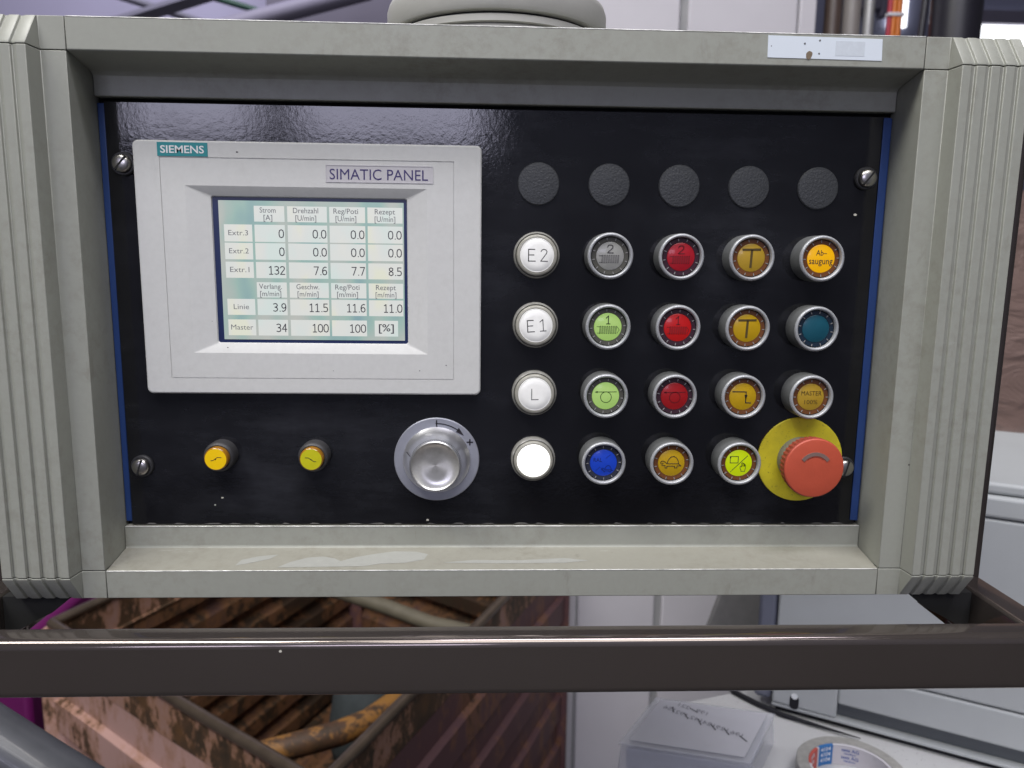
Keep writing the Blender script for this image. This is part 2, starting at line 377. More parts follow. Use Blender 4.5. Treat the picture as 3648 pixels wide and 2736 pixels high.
def empty(name, loc):
    o = bpy.data.objects.new(name, None); o.empty_display_size = .05; COL.objects.link(o); o.location = V(*loc); WL[o] = V(*loc); return o
def tag(o, label, cat=None, group=None, kind=None):
    if label: o['label'] = label
    if cat: o['category'] = cat
    if group: o['group'] = group
    if kind: o['kind'] = kind
    return o
def text(s, size, align='CENTER', bold=0, sx=1, space=1, mirror=False):
    """flat lettering: returns (verts2d, faces), origin on the baseline"""
    cu = bpy.data.curves.new('t', 'FONT'); cu.body = s; cu.size = size; cu.align_x = align; cu.offset = bold; cu.resolution_u = 3
    cu.space_character = space
    o = bpy.data.objects.new('t', cu); COL.objects.link(o)
    dg = bpy.context.evaluated_depsgraph_get(); me = bpy.data.meshes.new_from_object(o.evaluated_get(dg))
    vs = [((-1 if mirror else 1)*v.co.x*sx, v.co.y) for v in me.vertices]; fs = [tuple(p.vertices) for p in me.polygons]
    bpy.data.objects.remove(o); bpy.data.curves.remove(cu); bpy.data.meshes.remove(me)
    return vs, fs
def text_mb(s, size, x, z, y, mb=None, rot=0, w=None, h=None, **k):
    vs, fs = text(s, size, **k); mb = mb or MB()
    if w:      # fit the lettering to the measured width (and height of its tallest letter)
        xa, xb = min(v[0] for v in vs), max(v[0] for v in vs); za = max(v[1] for v in vs); q = w/(xb-xa); qh = h/za if h else q
        al = k.get('align', 'CENTER'); c = (xa+xb)/2 if al == 'CENTER' else (xb if al == 'RIGHT' else xa)
        vs = [((a-c)*q, b*qh) for a, b in vs]; ca, sa = math.cos(rot), math.sin(rot)
    return mb.add([(x+a*ca-b*sa, y, z+a*sa+b*ca) for a, b in vs], fs)
DG = {'0': [[(0, .35), (.08, .1), (.3, 0), (.52, .1), (.6, .35), (.6, .65), (.52, .9), (.3, 1), (.08, .9), (0, .65), (0, .35)]],
      '1': [[(.08, .86), (.32, 1), (.32, 0)], [(.08, 0), (.56, 0)]], '2': [[(.02, .84), (.12, .96), (.3, 1), (.5, .93), (.57, .76), (.5, .58), (.25, .3), (.02, 0), (.6, 0)]],
      '3': [[(.04, .93), (.28, 1), (.5, .93), (.56, .76), (.46, .58), (.22, .53), (.48, .47), (.58, .28), (.5, .08), (.26, 0), (.02, .07)]],
      '4': [[(.45, 0), (.45, 1), (0, .33), (.62, .33)]], '5': [[(.54, 1), (.08, 1), (.07, .56), (.3, .6), (.52, .5), (.58, .3), (.5, .08), (.26, 0), (.02, .06)]],
      '6': [[(.54, .95), (.36, 1), (.14, .88), (.02, .6), (.02, .3), (.12, .06), (.32, 0), (.52, .1), (.58, .3), (.5, .52), (.32, .6), (.12, .52), (.02, .36)]],
      '7': [[(0, 1), (.6, 1), (.2, 0)]], '8': [[(.3, .54), (.08, .66), (.06, .88), (.3, 1), (.54, .88), (.52, .66), (.3, .54), (.05, .38), (.03, .12), (.3, 0), (.57, .12), (.55, .38), (.3, .54)]],
      '9': [[(.05, .05), (.24, 0), (.46, .12), (.58, .4), (.58, .7), (.48, .94), (.28, 1), (.08, .9), (.02, .7), (.1, .48), (.28, .4), (.48, .48), (.58, .64)]], '.': [[(.12, 0), (.14, .03)]]}
def digits(s, xr, z, h, y, wd):
    mb = MB(); x = 0; out = []
    for ch in s:
        for st_ in DG[ch]: out.append([(x+a, b) for a, b in st_])
        x += .36 if ch == '.' else .80
    x -= .2
    for st_ in out: mb.stroke([(xr+(a-x)*h*.92, z+b*h) for a, b in st_], wd, y, .1)
    return mb
def rrect(x0, x1, z0, z1, r, n=5):
    pts = []
    for cx, cz, a0 in ((x1-r, z1-r, 0), (x0+r, z1-r, 90), (x0+r, z0+r, 180), (x1-r, z0+r, 270)):
        for i in range(n+1):
            a = R(a0+90*i/n); pts.append((cx+r*math.cos(a), cz+r*math.sin(a)))
    return pts

# ================================================================== THE CONSOLE
CX = -23.0
console = empty('operator_console', (CX, 40, -262))
tag(console, 'grey operator console with black button panel, touch screen and brown guard rail', 'control panel')
# closed housing behind the front frame
obj('housing', MB().box(CX-302, CX+302, 14, 170, -259, 82), 'paint', console, bevel=2)
obj('inner_frame', MB().box(CX-301, CX+301, 6, 13.5, -258, 81), 'dark', console, smooth=0)
# top and bottom rails: one extruded section each
def arc2(cx, cy, r, a0, a1, n=5): return [(cx+r*math.cos(R(a0+(a1-a0)*i/n)), cy+r*math.sin(R(a0+(a1-a0)*i/n))) for i in range(n+1)]
top = [(-30, 66.4), (-30, 84.6), (5.5, 84.6), (5.5, 47.3), (-2.0, 47.3), (-2.0, 56.5), (-2.6, 59.0), (-4.2, 60.6), (-7, 61.6)]
tr = obj('top_rail', MB().prism(top, 'x', CX-247.7, CX+247.7), 'paint', console, bevel=.7)
bot = [(-30, -244), (-30, -262.2), (5.5, -262.2), (5.5, -224.6), (-2.0, -224.6), (-2.0, -238.2), (-2.9, -239.4)]
br = obj('bottom_rail', MB().prism(bot, 'x', CX-247.7, CX+247.7), ['paint', 'paint_ledge'], console, bevel=.6)
for p in br.data.polygons:
    if p.normal.z > .8: p.material_index = 1      # grease lies on the ledge only
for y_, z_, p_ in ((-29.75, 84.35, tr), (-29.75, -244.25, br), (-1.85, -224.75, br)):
    obj('edge_highlight', MB().tube([(CX-247, y_, z_), (CX+247, y_, z_)], .42, 8), 'bright_edge', p_, smooth=60)  # pale strip added along each rail edge to draw its highlight line
# wiped, cleaner patches in the grease on the bottom ledge
def ledge(x, t):   # t: 0 at front edge .. 1 at back
    y = -29.2+t*25.6; return (x, y-.05, -244+(y+30)/27.1*4.6+.12)
for pts in ([(-165, .1), (-158, .35), (-148, .55), (-138, .6), (-130, .5), (-126, .38), (-118, .55), (-105, .72), (-92, .84), (-78, .82), (-70, .7), (-72, .45), (-84, .3), (-100, .26), (-110, .15), (-140, .12)],
            [(-192, .2), (-190, .45), (-180, .62), (-168, .7), (-172, .5), (-184, .3)],
            [(-60, .3), (-40, .42), (-10, .4), (20, .5), (36, .38), (20, .28), (-20, .26)]):
    mb = MB().add([ledge(*p) for p in pts], [tuple(range(len(pts)))])
    obj('wiped_patch', mb, 'wiped', br, smooth=0)
# ribbed side columns and their corner caps (mirrored)
def col_profile(dy=0, flat=-30):
    plat = -42+dy; g = 1.5
    p = [(248, 5), (248, flat), (262.2, flat), (263.5, min(flat, plat) if dy else plat)]
    if dy: p[3] = (263.5, plat)
    d = 263.5
    for k in range(5):
        e = d+5.0
        if k < 4:
            p += [(e, plat), (e+2.4, plat+g), (e+3.2, plat+g+.3), (e+3.6, plat)]; d = e+3.6
        else: p += [(304, plat)]
    p += [(304, 5)]
    return p
for sgn in (-1, 1):
    mir = lambda pr: [(CX+sgn*a, b) for a, b in pr]
    obj('side_column', MB().prism(mir(col_profile()), 'z', -243.6, 66.0), 'paint', console, bevel=.35)
    for zj, ze in ((66.5, 84.5), (-244.1, -262)):
        a, b = mir(col_profile()), mir(col_profile(11.9))
        z1 = zj+(1.4 if ze > zj else -1.4)
        a2 = mir(col_profile(.2))
        mb = MB().loft([[(q[0], q[1], zj) for q in a], [(q[0], q[1], z1) for q in a2], [(q[0], q[1], ze) for q in b]])
        obj('corner_cap', mb, 'paint', console, bevel=.3)
    # thin raised bead at each end of the rails
    for z0, z1 in ((66.6, 84.4), (-262, -244.2)):
        x = CX+sgn*247.95
        obj('rail_bead', MB().box(x-.22, x+.22, -29.4, 0, z0, z1), 'dark', console, smooth=0)
# black panel and the blue strips beside it
panel = obj('front_panel', MB().box(-266.3, 221.8, 0, 4, -223.9, 44.9), 'black', console, bevel=.5)
obj('seal_strip', MB().box(-270.6, -266.5, .8, 5, -222, 44), 'blue', console, bevel=.5)
obj('seal_strip', MB().box(222.0, 224.6, .8, 5, -222, 44), 'blue', console, bevel=.5)
obj('seal_strip', MB().box(218.2, 222.9, -.9, -.15, -221, 44), 'blue', console, bevel=.2)
# paint specks and chips on the panel
for i, (x, z, r) in enumerate([(-211.5, -210.5, .55), (-206.5, -205.5, .7), (205, -16, .9), (-71, -221, .8)]):
    pts = [(x+r*(1+.5*random.random())*math.cos(a), z+r*(.5+.7*random.random())*math.sin(a)) for a in [k*math.pi/4 for k in range(8)]]
    obj('paint_speck', MB().prism(pts, 'y', -.12, .02), 'speck', panel, smooth=0)
for k in range(26):
    x = -262+k*18.6+8*random.random(); l = 3+9*random.random()
    obj('worn_edge', MB().prism([(x, -223.7), (x+l, -223.7), (x+l*.8, -223.7+.25+.5*random.random()), (x+l*.3, -223.7+.4+.5*random.random())], 'y', -.1, .02), 'wornedge', panel, smooth=0)
# screws
for i, (x, z, a) in enumerate([(-256.2, 7.9, 50), (209.5, 6.6, 52), (-256.8, -183.6, 72), (210.5, -183.4, 75)]):
    cup = obj('panel_screw', MB().lathe([(7.2, 0), (7.2, -1.6), (6.6, -2.4), (5.7, -2.4), (5.7, -1.0)], 40), 'cup', console, loc=(x, -.02, z))
    head = MB(); ca, sa = math.cos(R(a)), math.sin(R(a))
    prof = [(5.5, -1), (5.5, -4.2), (5.1, -5.1), (4.2, -5.7), (2.2, -6.1), (.01, -6.2)]
    head.lathe(prof, 40)
    obj('screw_head', head, 'steel', cup, loc=(x, -.02, z), smooth=40)
    sl = [(-5.3, -.55), (5.3, -.55), (5.3, .55), (-5.3, .55)]
    sl = [(p*ca-q*sa, p*sa+q*ca) for p, q in sl]
    obj('screw_slot', MB().prism(sl, 'y', -6.28, -5.0), 'dark', cup, loc=(x, -.02, z), smooth=0)
# label sticker on the top rail
st = obj('label_sticker', MB().add([(130.3, -30.25, 83.1), (198.2, -30.25, 82.5), (198.7, -30.25, 70.4), (130.6, -30.25, 70.9), (130.3, -29.9, 83.1), (198.2, -29.9, 82.5), (198.7, -29.9, 70.4), (130.6, -29.9, 70.9)],
    [(0, 1, 2, 3), (4, 7, 6, 5), (0, 4, 5, 1), (1, 5, 6, 2), (2, 6, 7, 3), (3, 7, 4, 0)]), 'sticker', console, smooth=0)
tag(st, 'white paper sticker with brown stain and faded print')
obj('faded_print', MB().box(170.5, 188, -30.32, -30.24, 72.6, 80.8), 'smudge', st, smooth=0)
def blob(x, z, r, y, sq=1, n=12):
    return MB().prism([(x+r*(.75+.5*random.random())*math.cos(2*math.pi*k/n), z+sq*r*(.75+.5*random.random())*math.sin(2*math.pi*k/n)) for k in range(n)], 'y', y-.08, y)
obj('stain', blob(155, 72.6, 2.1, -30.25), 'rust_spot', st, smooth=0)
for x, z, r in ((152.2, 78.9, .55), (161, 80.8, .55), (132.5, 77.2, .3), (161, 73.6, .5)): obj('spot', blob(x, z, r, -30.25), 'inksoft', st, smooth=0)

# ------------------------------------------------------------------ touch panel
TX0, TX1, TZ0, TZ1 = -247.9, -35.9, -134.3, 21.7
mb = MB()
def ring(x0, x1, z0, z1, r, y): return [(a, y, b) for a, b in rrect(x0, x1, z0, z1, r)]
gx0, gx1, gz0, gz1 = -232.1, -52.9, -124.5, 11.9
rings = [ring(TX0, TX1, TZ0, TZ1, 3.5, -.1), ring(TX0, TX1, TZ0, TZ1, 3.5, -6.0), ring(TX0+.3, TX1-.3, TZ0+.3, TZ1-.3, 3.3, -6.6), ring(TX0+1, TX1-1, TZ0+1, TZ1-1, 2.8, -7),
         ring(gx0, gx1, gz0, gz1, .6, -7), ring(gx0+.02, gx1-.02, gz0+.02, gz1-.02, .6, -6.45), ring(gx0+.55, gx1-.55, gz0+.55, gz1-.55, .5, -6.45), ring(gx0+.57, gx1-.57, gz0+.57, gz1-.57, .5, -6.95),
         ring(-217.5, -69.7, -108.1, -4.9, .6, -6.95), ring(-203.2, -82.2, -102.2, -10.6, 1.5, -4.2), ring(-202.6, -82.8, -101.6, -11.2, 1.5, -2.5)]
mb.loft(rings, cap0=True, cap1=False)
tp = obj('touch_panel', mb, 'tp', console, smooth=9)
tag(tp, 'light grey touch panel with lit table of extruder values')
obj('display_frame', MB().prism(rrect(-204, -81.6, -103, -10, 2), 'y', -2.95, -2.0), 'lcd_frame', tp, smooth=0)
scn = obj('screen', MB().box(-199.1, -84.6, -3.2, -2.9, -99.7, -13.2), 'lcd', tp, smooth=0)
cols = [(-196.2, -178.9), (-177.4, -158.7), (-156.9, -132.4), (-130.9, -108.7), (-107.2, -85.4)]
rows = [(-25.9, -16.3), (-38.3, -27.8), (-49.3, -39.1), (-60.8, -50.8), (-72.9, -63.4), (-84.1, -74.0), (-97.1, -87.0)]
TW = {'Strom': 9.9, '[A]': 5.4, 'Drehzahl': 15.6, '[U/min]': 12.9, 'Reg/Poti': 15.3, 'Rezept': 12.6, 'Verlang.': 14.3, '[m/min]': 13.2, 'Geschw.': 14.4, 'Extr.3': 12.2, 'Extr.2': 12.2, 'Extr.1': 12.0, 'Linie': 9.6, 'Master': 13.9}
head = {0: [('Strom', '[A]'), ('Drehzahl', '[U/min]'), ('Reg/Poti', '[U/min]'), ('Rezept', '[U/min]')], 4: [('Verlang.', '[m/min]'), ('Geschw.', '[m/min]'), ('Reg/Poti', '[m/min]'), ('Rezept', '[m/min]')]}
vals = {1: ['Extr.3', '0', '0.0', '0.0', '0.0'], 2: ['Extr.2', '0', '0.0', '0.0', '0.0'], 3: ['Extr.1', '132', '7.6', '7.7', '8.5'], 5: ['Linie', '3.9', '11.5', '11.6', '11.0'], 6: ['Master', '34', '100', '100', '[%]']}
for r_, (z0, z1) in enumerate(rows):
    for c_, (x0, x1) in enumerate(cols):
        if r_ in head and c_ == 0: continue
        a, b = x0, x1
        if r_ == 6 and c_ == 4: a, b = -103.8, -88.9
        obj('screen_cell', MB().box(a, b, -3.3, -3.15, z0, z1), 'cell', tp, smooth=0)
        if r_ in head:
            l1, l2 = head[r_][c_-1]; cx = (x0+x1)/2-(.8 if c_ < 4 else 0)
            mbx = text_mb(l1, 4.05, cx, z1-4.1, -3.42, w=TW[l1], h=3.2, bold=.02); text_mb(l2, 4.05, cx, z1-8.7, -3.42, mbx, w=TW[l2], h=3.3, bold=.02)
            obj('screen_text', mbx, 'lcd_ink2', tp, smooth=0)
        elif c_ == 0:
            obj('screen_text', text_mb(vals[r_][0], 4.1, (x0+x1)/2, (z0+z1)/2-1.4, -3.42, w=TW[vals[r_][0]], h=3.2), 'lcd_ink2', tp, smooth=0)
        elif r_ == 6 and c_ == 4:
            obj('screen_text', text_mb('[%]', 5.4, (a+b)/2, (z0+z1)/2-1.7, -3.42, bold=.04, w=9.6, h=4.6), 'lcd_ink', tp, smooth=0)
        else:
            obj('screen_text', digits(vals[r_][c_], x1-.9, (z0+z1)/2-2.55, 4.9, -3.32, .6), 'lcd_ink', tp, smooth=0)
bd = obj('badge', MB().box(-232.9, -202.6, -7.25, -6.9, 12.2, 20.4), 'teal', tp, bevel=.1)
obj('badge_lettering', text_mb('SIEMENS', 6.2, -217.8, 14.15, -7.4, bold=.11, w=26.2, h=4.4), 'white_ink', tp, smooth=0)
lp = MB()
lp.loft([ring(-131.7, -65.8, -1.7, 8.8, .2, -7.0), ring(-131.7, -65.8, -1.7, 8.8, .2, -7.25), ring(-131.2, -66.3, -1.2, 8.3, .2, -7.25), ring(-131.2, -66.3, -1.2, 8.3, .2, -7.05)], True, True)
obj('name_plate', lp, 'label', tp, smooth=20)
obj('name_lettering', text_mb('SIMATIC PANEL', 8.9, -99.2, .1, -7.15, w=60.3, h=6.3), 'navy_ink', tp, smooth=0)
for x, z, r in ((-185, 15.3, .7), (-130, -119, .3), (-75, -118.6, .4), (-205, -88, .3), (-58, -115, .45), (-196, -104.6, .5)): obj('mark', blob(x, z, r, -7.0, .6), 'inksoft', tp, smooth=0)

# ------------------------------------------------------------------ buttons on a 44.76 x 44.44 grid
GX, GZ = 44.76, 44.44
for i in range(5):
    pl = obj('blanking_plug', MB().lathe([(13.2, .5), (13.2, -.6), (12.6, -1.25), (9, -1.7), (4, -1.95), (.01, -2.0)], 48), 'plug', console, loc=(i*GX, 0, 0), smooth=40)
# pen drawings on the legends (x right, z up, millimetres)
def circ(cx, cz, r, n=28, a0=0, a1=360): return [(cx+r*math.cos(R(a0+(a1-a0)*k/n)), cz+r*math.sin(R(a0+(a1-a0)*k/n))) for k in range(n+1)]
two = [(-1.8, 5.6), (-1.3, 6.5), (-.4, 6.9), (.8, 6.8), (1.6, 6.1), (1.5, 5.1), (.8, 4.3), (-.8, 3.0), (-1.6, 2.0), (2.0, 2.0)]
one = [(-1.2, 5.6), (.2, 7.0), (.2, 2.0)]
def screw_sym(mb, wd, tip, y):
    mb.stroke([(-7.0, .2), (-5.0, .2)], wd, y); mb.stroke([(-6.8, -3.9), (-4.8, -3.9)], wd, y)
    for k in range(8):
        x = -5.1+k*1.42
        mb.stroke([(x-.25, -4.1), (x+.15, .5), (x+.75, .5), (x+.35, -4.1)], wd, y, closed=True)
    if tip: mb.stroke([(6.0, .2), (7.3, -1.8), (6.0, -3.9)], wd, y)
    return mb
def roller(mb, y):
    mb.stroke(circ(.2, -.8, 3.5), .38, y); mb.stroke([(6.9, 2.75), (-6.5, 2.55)], .38, y)
    mb.prism([(-7.2, 2.5), (-5.3, 3.2), (-5.3, 1.9)], 'y', y-.12, y); return mb
def turtle(mb, y, s=1, ox=0, oz=0, wd=.42):
    q = lambda a, b: (ox+s*(a-1112)*.0559, oz-s*(b-345)*.0559)
    mb.stroke([q(*p) for p in ((1060, 352), (1066, 328), (1078, 302), (1096, 279), (1116, 268), (1138, 265), (1160, 274), (1178, 293), (1190, 320), (1196, 352))], wd, y)
    mb.stroke([q(*p) for p in ((1060, 352), (1196, 352), (1208, 364), (1226, 378), (1180, 378), (1180, 403), (1150, 403), (1150, 382), (1060, 382), (1060, 404), (1038, 404), (1038, 374), (998, 375))], wd, y)
    mb.stroke([q(*p) for p in ((1060, 352), (1042, 338), (1026, 326), (1010, 321), (994, 324), (985, 336), (988, 350), (1002, 358), (1014, 352), (1010, 341))], wd, y)
    return mb
def hand(mb, y):
    q = lambda a, b: ((a-1880)*.0559, -(b-352)*.0559)
    mb.stroke([q(*p) for p in ((1775, 270), (1870, 270), (1870, 348), (1775, 348))], .42, y, closed=True)
    mb.prism([q(1768, 290), q(1790, 290), q(1779, 272)], 'y', y-.12, y)
    mb.stroke([q(1800, 440), q(1980, 262)], .38, y); mb.stroke([q(1786, 456), q(1792, 450)], .38, y)
    mb.stroke([q(*p) for p in ((1910, 450), (1908, 432), (1898, 415), (1898, 395), (1908, 385), (1914, 398), (1914, 350), (1922, 344), (1928, 352), (1928, 388), (1928, 356), (1938, 352), (1942, 362), (1942, 390), (1942, 360), (1950, 360), (1952, 392), (1952, 368), (1960, 372), (1962, 405), (1954, 450), (1910, 450))], .34, y)
    return mb
RP = [(14.6, 0), (14.6, -12.6), (14.35, -14.2), (13.9, -15.0), (13.1, -15.3), (12.4, -15.0), (12.15, -14.3), (12.1, -10)]
ring_me = lens_me = disc_me = tick_me = lip_me = None
tk = MB()
for k in range(12):
    a = 2*math.pi*(k+.4)/12; d = Vector((math.cos(a), math.sin(a))); nn = Vector((-d.y, d.x))*.22
    p0, p1 = d*9.9, d*11.4
    tk.prism([tuple(p0-nn), tuple(p1-nn), tuple(p1+nn), tuple(p0+nn)], 'y', -13.15, -12.9)
BTN = [  # column, row, lens, disc, legend, label
 (1, 1, 'lens_grey', 'd_grey', 'screw2', 'unlit grey push button marked 2 above a screw symbol'),
 (2, 1, 'lens_red', 'd_red2', 'screw2', 'dark red push button marked 2 above a screw symbol'),
 (3, 1, 'lens_amber', 'd_amber', 'T', 'amber push button marked T, in the row of the E2 lamp'),
 (4, 1, 'lens_amber', 'd_amber_lit', 'abs', 'brightly lit amber push button reading Absaugung'),
 (1, 2, 'lens_grey', 'd_green', 'screw1', 'green lit push button marked 1 above a screw symbol'),
 (2, 2, 'lens_red', 'd_red1', 'screw1', 'bright red push button marked 1 above a screw symbol'),
 (3, 2, 'lens_amber', 'd_amber2', 'T', 'amber push button marked T, in the row of the E1 lamp'),
 (4, 2, 'lens_teal', 'd_teal', None, 'plain dark teal push button without a symbol'),
 (1, 3, 'lens_grey', 'd_green', 'roller', 'green lit push button with roller and arrow symbol'),
 (2, 3, 'lens_red', 'd_red3', 'roller', 'dark red push button with roller and arrow symbol'),
 (3, 3, 'lens_amber', 'd_amber2', 'step', 'amber push button with stepped arrow symbol'),
 (4, 3, 'lens_amber', 'd_amber', 'master', 'amber push button reading MASTER 100%'),
 (1, 4, 'lens_blue', 'd_blue', 'ral', 'blue push button with faint letters and small tortoise'),
 (2, 4, 'lens_amber', 'd_amber2', 'turtle', 'amber push button with tortoise symbol'),
 (3, 4, 'lens_amber', 'd_lime_lit', 'hand', 'lime lit push button with square and hand symbol')]
for c_, r_, lm, dm, lg, lab in BTN:
    L = (c_*GX, 0, -r_*GZ)
    if ring_me is None:
        rb = MB().lathe([(14.6, 0), (14.6, -12.6), (14.4, -13.9)], 64, mi=1, cap0=False, cap1=False)
        rb.lathe([(14.4, -13.9), (14.1, -14.8), (13.4, -15.3), (12.7, -15.15), (12.25, -14.5), (12.1, -12)], 64, mi=0, cap0=False, cap1=False)
        b = obj('push_button', rb, ['ring', 'ringside'], console, loc=L, smooth=50); ring_me = b.data
        b.data.name = 'push_button'
    else: b = obj('push_button', None, None, console, loc=L, data=ring_me)
    tag(b, lab)
    obj('gap_ring', MB().lathe([(12.3, -11.4), (11.4, -11.4), (11.4, -11.0), (12.3, -11.0)], 48), 'dark', b, loc=L) if False else None
    lb = MB().lathe([(12.05, -10.5), (11.75, -10.6), (11.75, -12.4), (11.4, -12.9), (8.95, -12.75), (8.8, -12.3)], 56, cap0=True, cap1=True)
    obj('lens', lb, lm, b, loc=L, smooth=40)
    obj('legend_plate', MB().lathe([(8.8, -12.2), (8.75, -12.75), (8.4, -12.95), (.01, -12.98)], 56, cap0=False), dm, b, loc=L, smooth=40)
    if tick_me is None: tko = obj('tick_marks', tk, 'tick_l', b, loc=L, smooth=0); tick_me = tko.data
    else: obj('tick_marks', None, None, b, loc=L, data=tick_me).rotation_euler.y = random.random()*.52
    if not lg: continue
    y = -13.0; mb = MB(); im = 'ink'
    if lg[:5] == 'screw':
        mb.stroke(two if lg[5] == '2' else one, .55, y)
        if lg[5] == '1': mb.stroke([(-.9, 2.0), (1.3, 2.0)], .55, y)
        screw_sym(mb, .26, lg[5] == '1', y)
        im = {'d_grey': 'inksoft', 'd_green': 'ink'}.get(dm, 'ink_red')
    elif lg == 'T': mb.stroke([(-5.4, 5.0), (5.4, 5.2)], 1.35, y); mb.stroke([(.2, 4.4), (-.2, -5.8)], 1.45, y); im = 'ink_olive'
    elif lg == 'abs': text_mb('Ab–', 4.3, 0, 2.0, y-.1, mb, w=7.0, h=3.4, bold=.03); text_mb('saugung', 4.3, -.1, -3.4, y-.1, mb, w=15.2, h=2.7, bold=.03)
    elif lg == 'roller': roller(mb, y); im = 'ink' if dm == 'd_green' else 'ink_red'
    elif lg == 'step':
        mb.stroke([(-6.9, 3.3), (2.0, 3.2), (2.0, -4.0), (5.3, -4.1)], .62, y); mb.prism([(1.0, 1.2), (3.0, 1.2), (2.0, -2.4)], 'y', y-.12, y)
    elif lg == 'master': text_mb('MASTER', 3.9, .3, 1.1, y-.1, mb, w=13.4, h=2.9); text_mb('100%', 3.7, .3, -4.6, y-.1, mb, w=8.6, h=2.7); im = 'ink_olive'
    elif lg == 'turtle': turtle(mb, y)
    elif lg == 'hand': hand(mb, y)
    elif lg == 'ral':
        text_mb('RAL', 3.2, -3.8, .8, y-.1, mb, w=5.6, h=2.6); turtle(mb, y, .55, 2.6, -4.2, .3); mb.stroke([(1.5, 3.2), (4.5, 5.6)], .2, y); mb.stroke([(-5, -5.2), (-2.2, -2.6)], .2, y); im = 'ink_blue'
    if im not in M:
        M['ink_red'] = plain('dark_red_ink', (.11, .006, .010, 1), .5); M['ink_olive'] = plain('olive_ink', (.085, .055, .012, 1), .5); M['ink_blue'] = plain('navy_line_ink', (.004, .010, .085, 1), .5)
    obj('legend', mb, im, b, loc=L, smooth=0)
# dirt bead on the rim of the tortoise button
# ------------------------------------------------------------------ round indicator lamps (first column)
E_ = lambda ox: [[(ox+3.9, 3.6), (ox, 3.6), (ox, -3.7), (ox+4.3, -3.7)], [(ox, .1), (ox+3.4, .1)]]
for r_, (txt, dm, lab) in enumerate([('E2', 'd_white', 'white round indicator lamp marked E2'), ('E1', 'd_white', 'white round indicator lamp marked E1'), ('L', 'd_white', 'white round indicator lamp marked L'), ('', 'd_white_lit', 'brightly lit white indicator lamp without a mark')], 1):
    L = (-.7, 0, -r_*GZ)
    b = obj('indicator_lamp', MB().lathe([(14.7, 0), (14.7, -4.2), (14.3, -5.4), (13.6, -6.0)], 56, cap0=False, cap1=False, mi=0)
            .lathe([(13.6, -6.0), (13.3, -5.2), (13.0, -5.4)], 56, cap0=False, cap1=False, mi=2)
            .lathe([(13.0, -5.4), (12.8, -7.6), (12.3, -8.2), (11.2, -8.3), (10.8, -7.7)], 56, cap0=False, cap1=False, mi=1), ['clear', 'clear_edge', 'clear_dark'], console, loc=L, smooth=50)
    tag(b, lab)
    obj('lamp_face', MB().lathe([(10.85, -7.0), (10.8, -8.2), (10.5, -8.5), (10.1, -8.35), (9.8, -8.6), (6, -8.8), (.01, -8.85)], 56, cap0=False), dm, b, loc=L, smooth=45)
    mb = MB(); y = -8.75
    if txt[:1] == 'E':
        for s_ in E_(-5.4): mb.stroke(s_, .58, y)
        if txt == 'E2': mb.stroke([(2.4, 2.2), (3.0, 3.2), (4.2, 3.7), (5.5, 3.3), (6.2, 2.3), (5.9, 1.2), (4.6, -.6), (2.3, -3.7), (6.6, -3.7)], .5, y)
        else: mb.stroke([(2.6, 2.2), (4.6, 3.7), (4.6, -3.6)], .5, y); mb.stroke([(2.6, -3.6), (6.4, -3.6)], .5, y)
    elif txt == 'L': mb.stroke([(-2.0, 3.5), (-2.0, -3.5), (2.3, -3.4)], .5, y)
    if txt:
        if txt == 'E1': mb.v = [(x*math.cos(.07)-z*math.sin(.07), yy, x*math.sin(.07)+z*math.cos(.07)) for x, yy, z in mb.v]
        obj('legend', mb, 'ink', b, loc=L, smooth=0)
# ------------------------------------------------------------------ two small yellow lamps
for x, dm, z_, lab in ((-204.6, 'y_face', [(-2.9, -.9), (-1.7, -.8), (.1, .5), (1.3, 1.3), (3.6, 1.2)], 'small amber pilot lamp with rising line'), (-144.2, 'y_face2', [(-3.6, 1.2), (-1.6, 1.1), (0, 0), (1.6, -1.2), (3.0, -1.3)], 'small yellow pilot lamp with falling line')):
    L = (x, 0, -175.6)
    b = obj('pilot_lamp', MB().lathe([(9.9, 0), (9.9, -7.5), (9.3, -9.6), (8.2, -10.2), (7.6, -9.8), (7.5, -7)], 48, cap0=False), 'collar', console, loc=L, smooth=50)
    tag(b, lab)
    obj('lamp_lens', MB().lathe([(7.6, -7), (7.6, -13.2), (7.3, -14.1), (6.8, -14.4)], 44, cap0=False, cap1=False), 'amber_rim', b, loc=L, smooth=50)
    obj('lamp_face', MB().lathe([(6.9, -14.1), (6.75, -14.5), (.01, -14.65)], 44, cap0=False), dm, b, loc=L, smooth=50)
    mb = MB().stroke(z_, .42, -14.55); mb.stroke(circ(0, 0, .25, 8), .4, -14.55)
    obj('legend', mb, 'ink', b, loc=L, smooth=0)
# ------------------------------------------------------------------ rotary knob
L = (-64.6, 0, -178.8)
kb = obj('rotary_knob', MB().lathe([(22.2, -1.7), (22.2, -2.5), (21.7, -3.1), (20.2, -4.9), (18.8, -7.4), (17.6, -10.6), (16.7, -14.3)], 72, cap0=False, cap1=False)
         .lathe([(16.6, -14.5), (16.6, -17.4), (16.3, -18.2), (15.8, -18.5), (15.4, -18.2)], 72, cap0=False, cap1=False), 'alu', console, loc=L, smooth=35)
tag(kb, 'silver turned metal rotary knob on round scale plate')
obj('scale_plate', MB().lathe([(28.2, .02), (28.2, -1.1), (27.7, -1.6), (18, -1.6)], 80), 'alu_plate', kb, loc=L, smooth=30)
obj('knob_face', MB().lathe([(15.5, -18.3), (14.9, -17.7), (8, -17.0), (.01, -16.8)], 64, cap0=False), 'alu_face', kb, loc=L, smooth=50)
kn = MB()
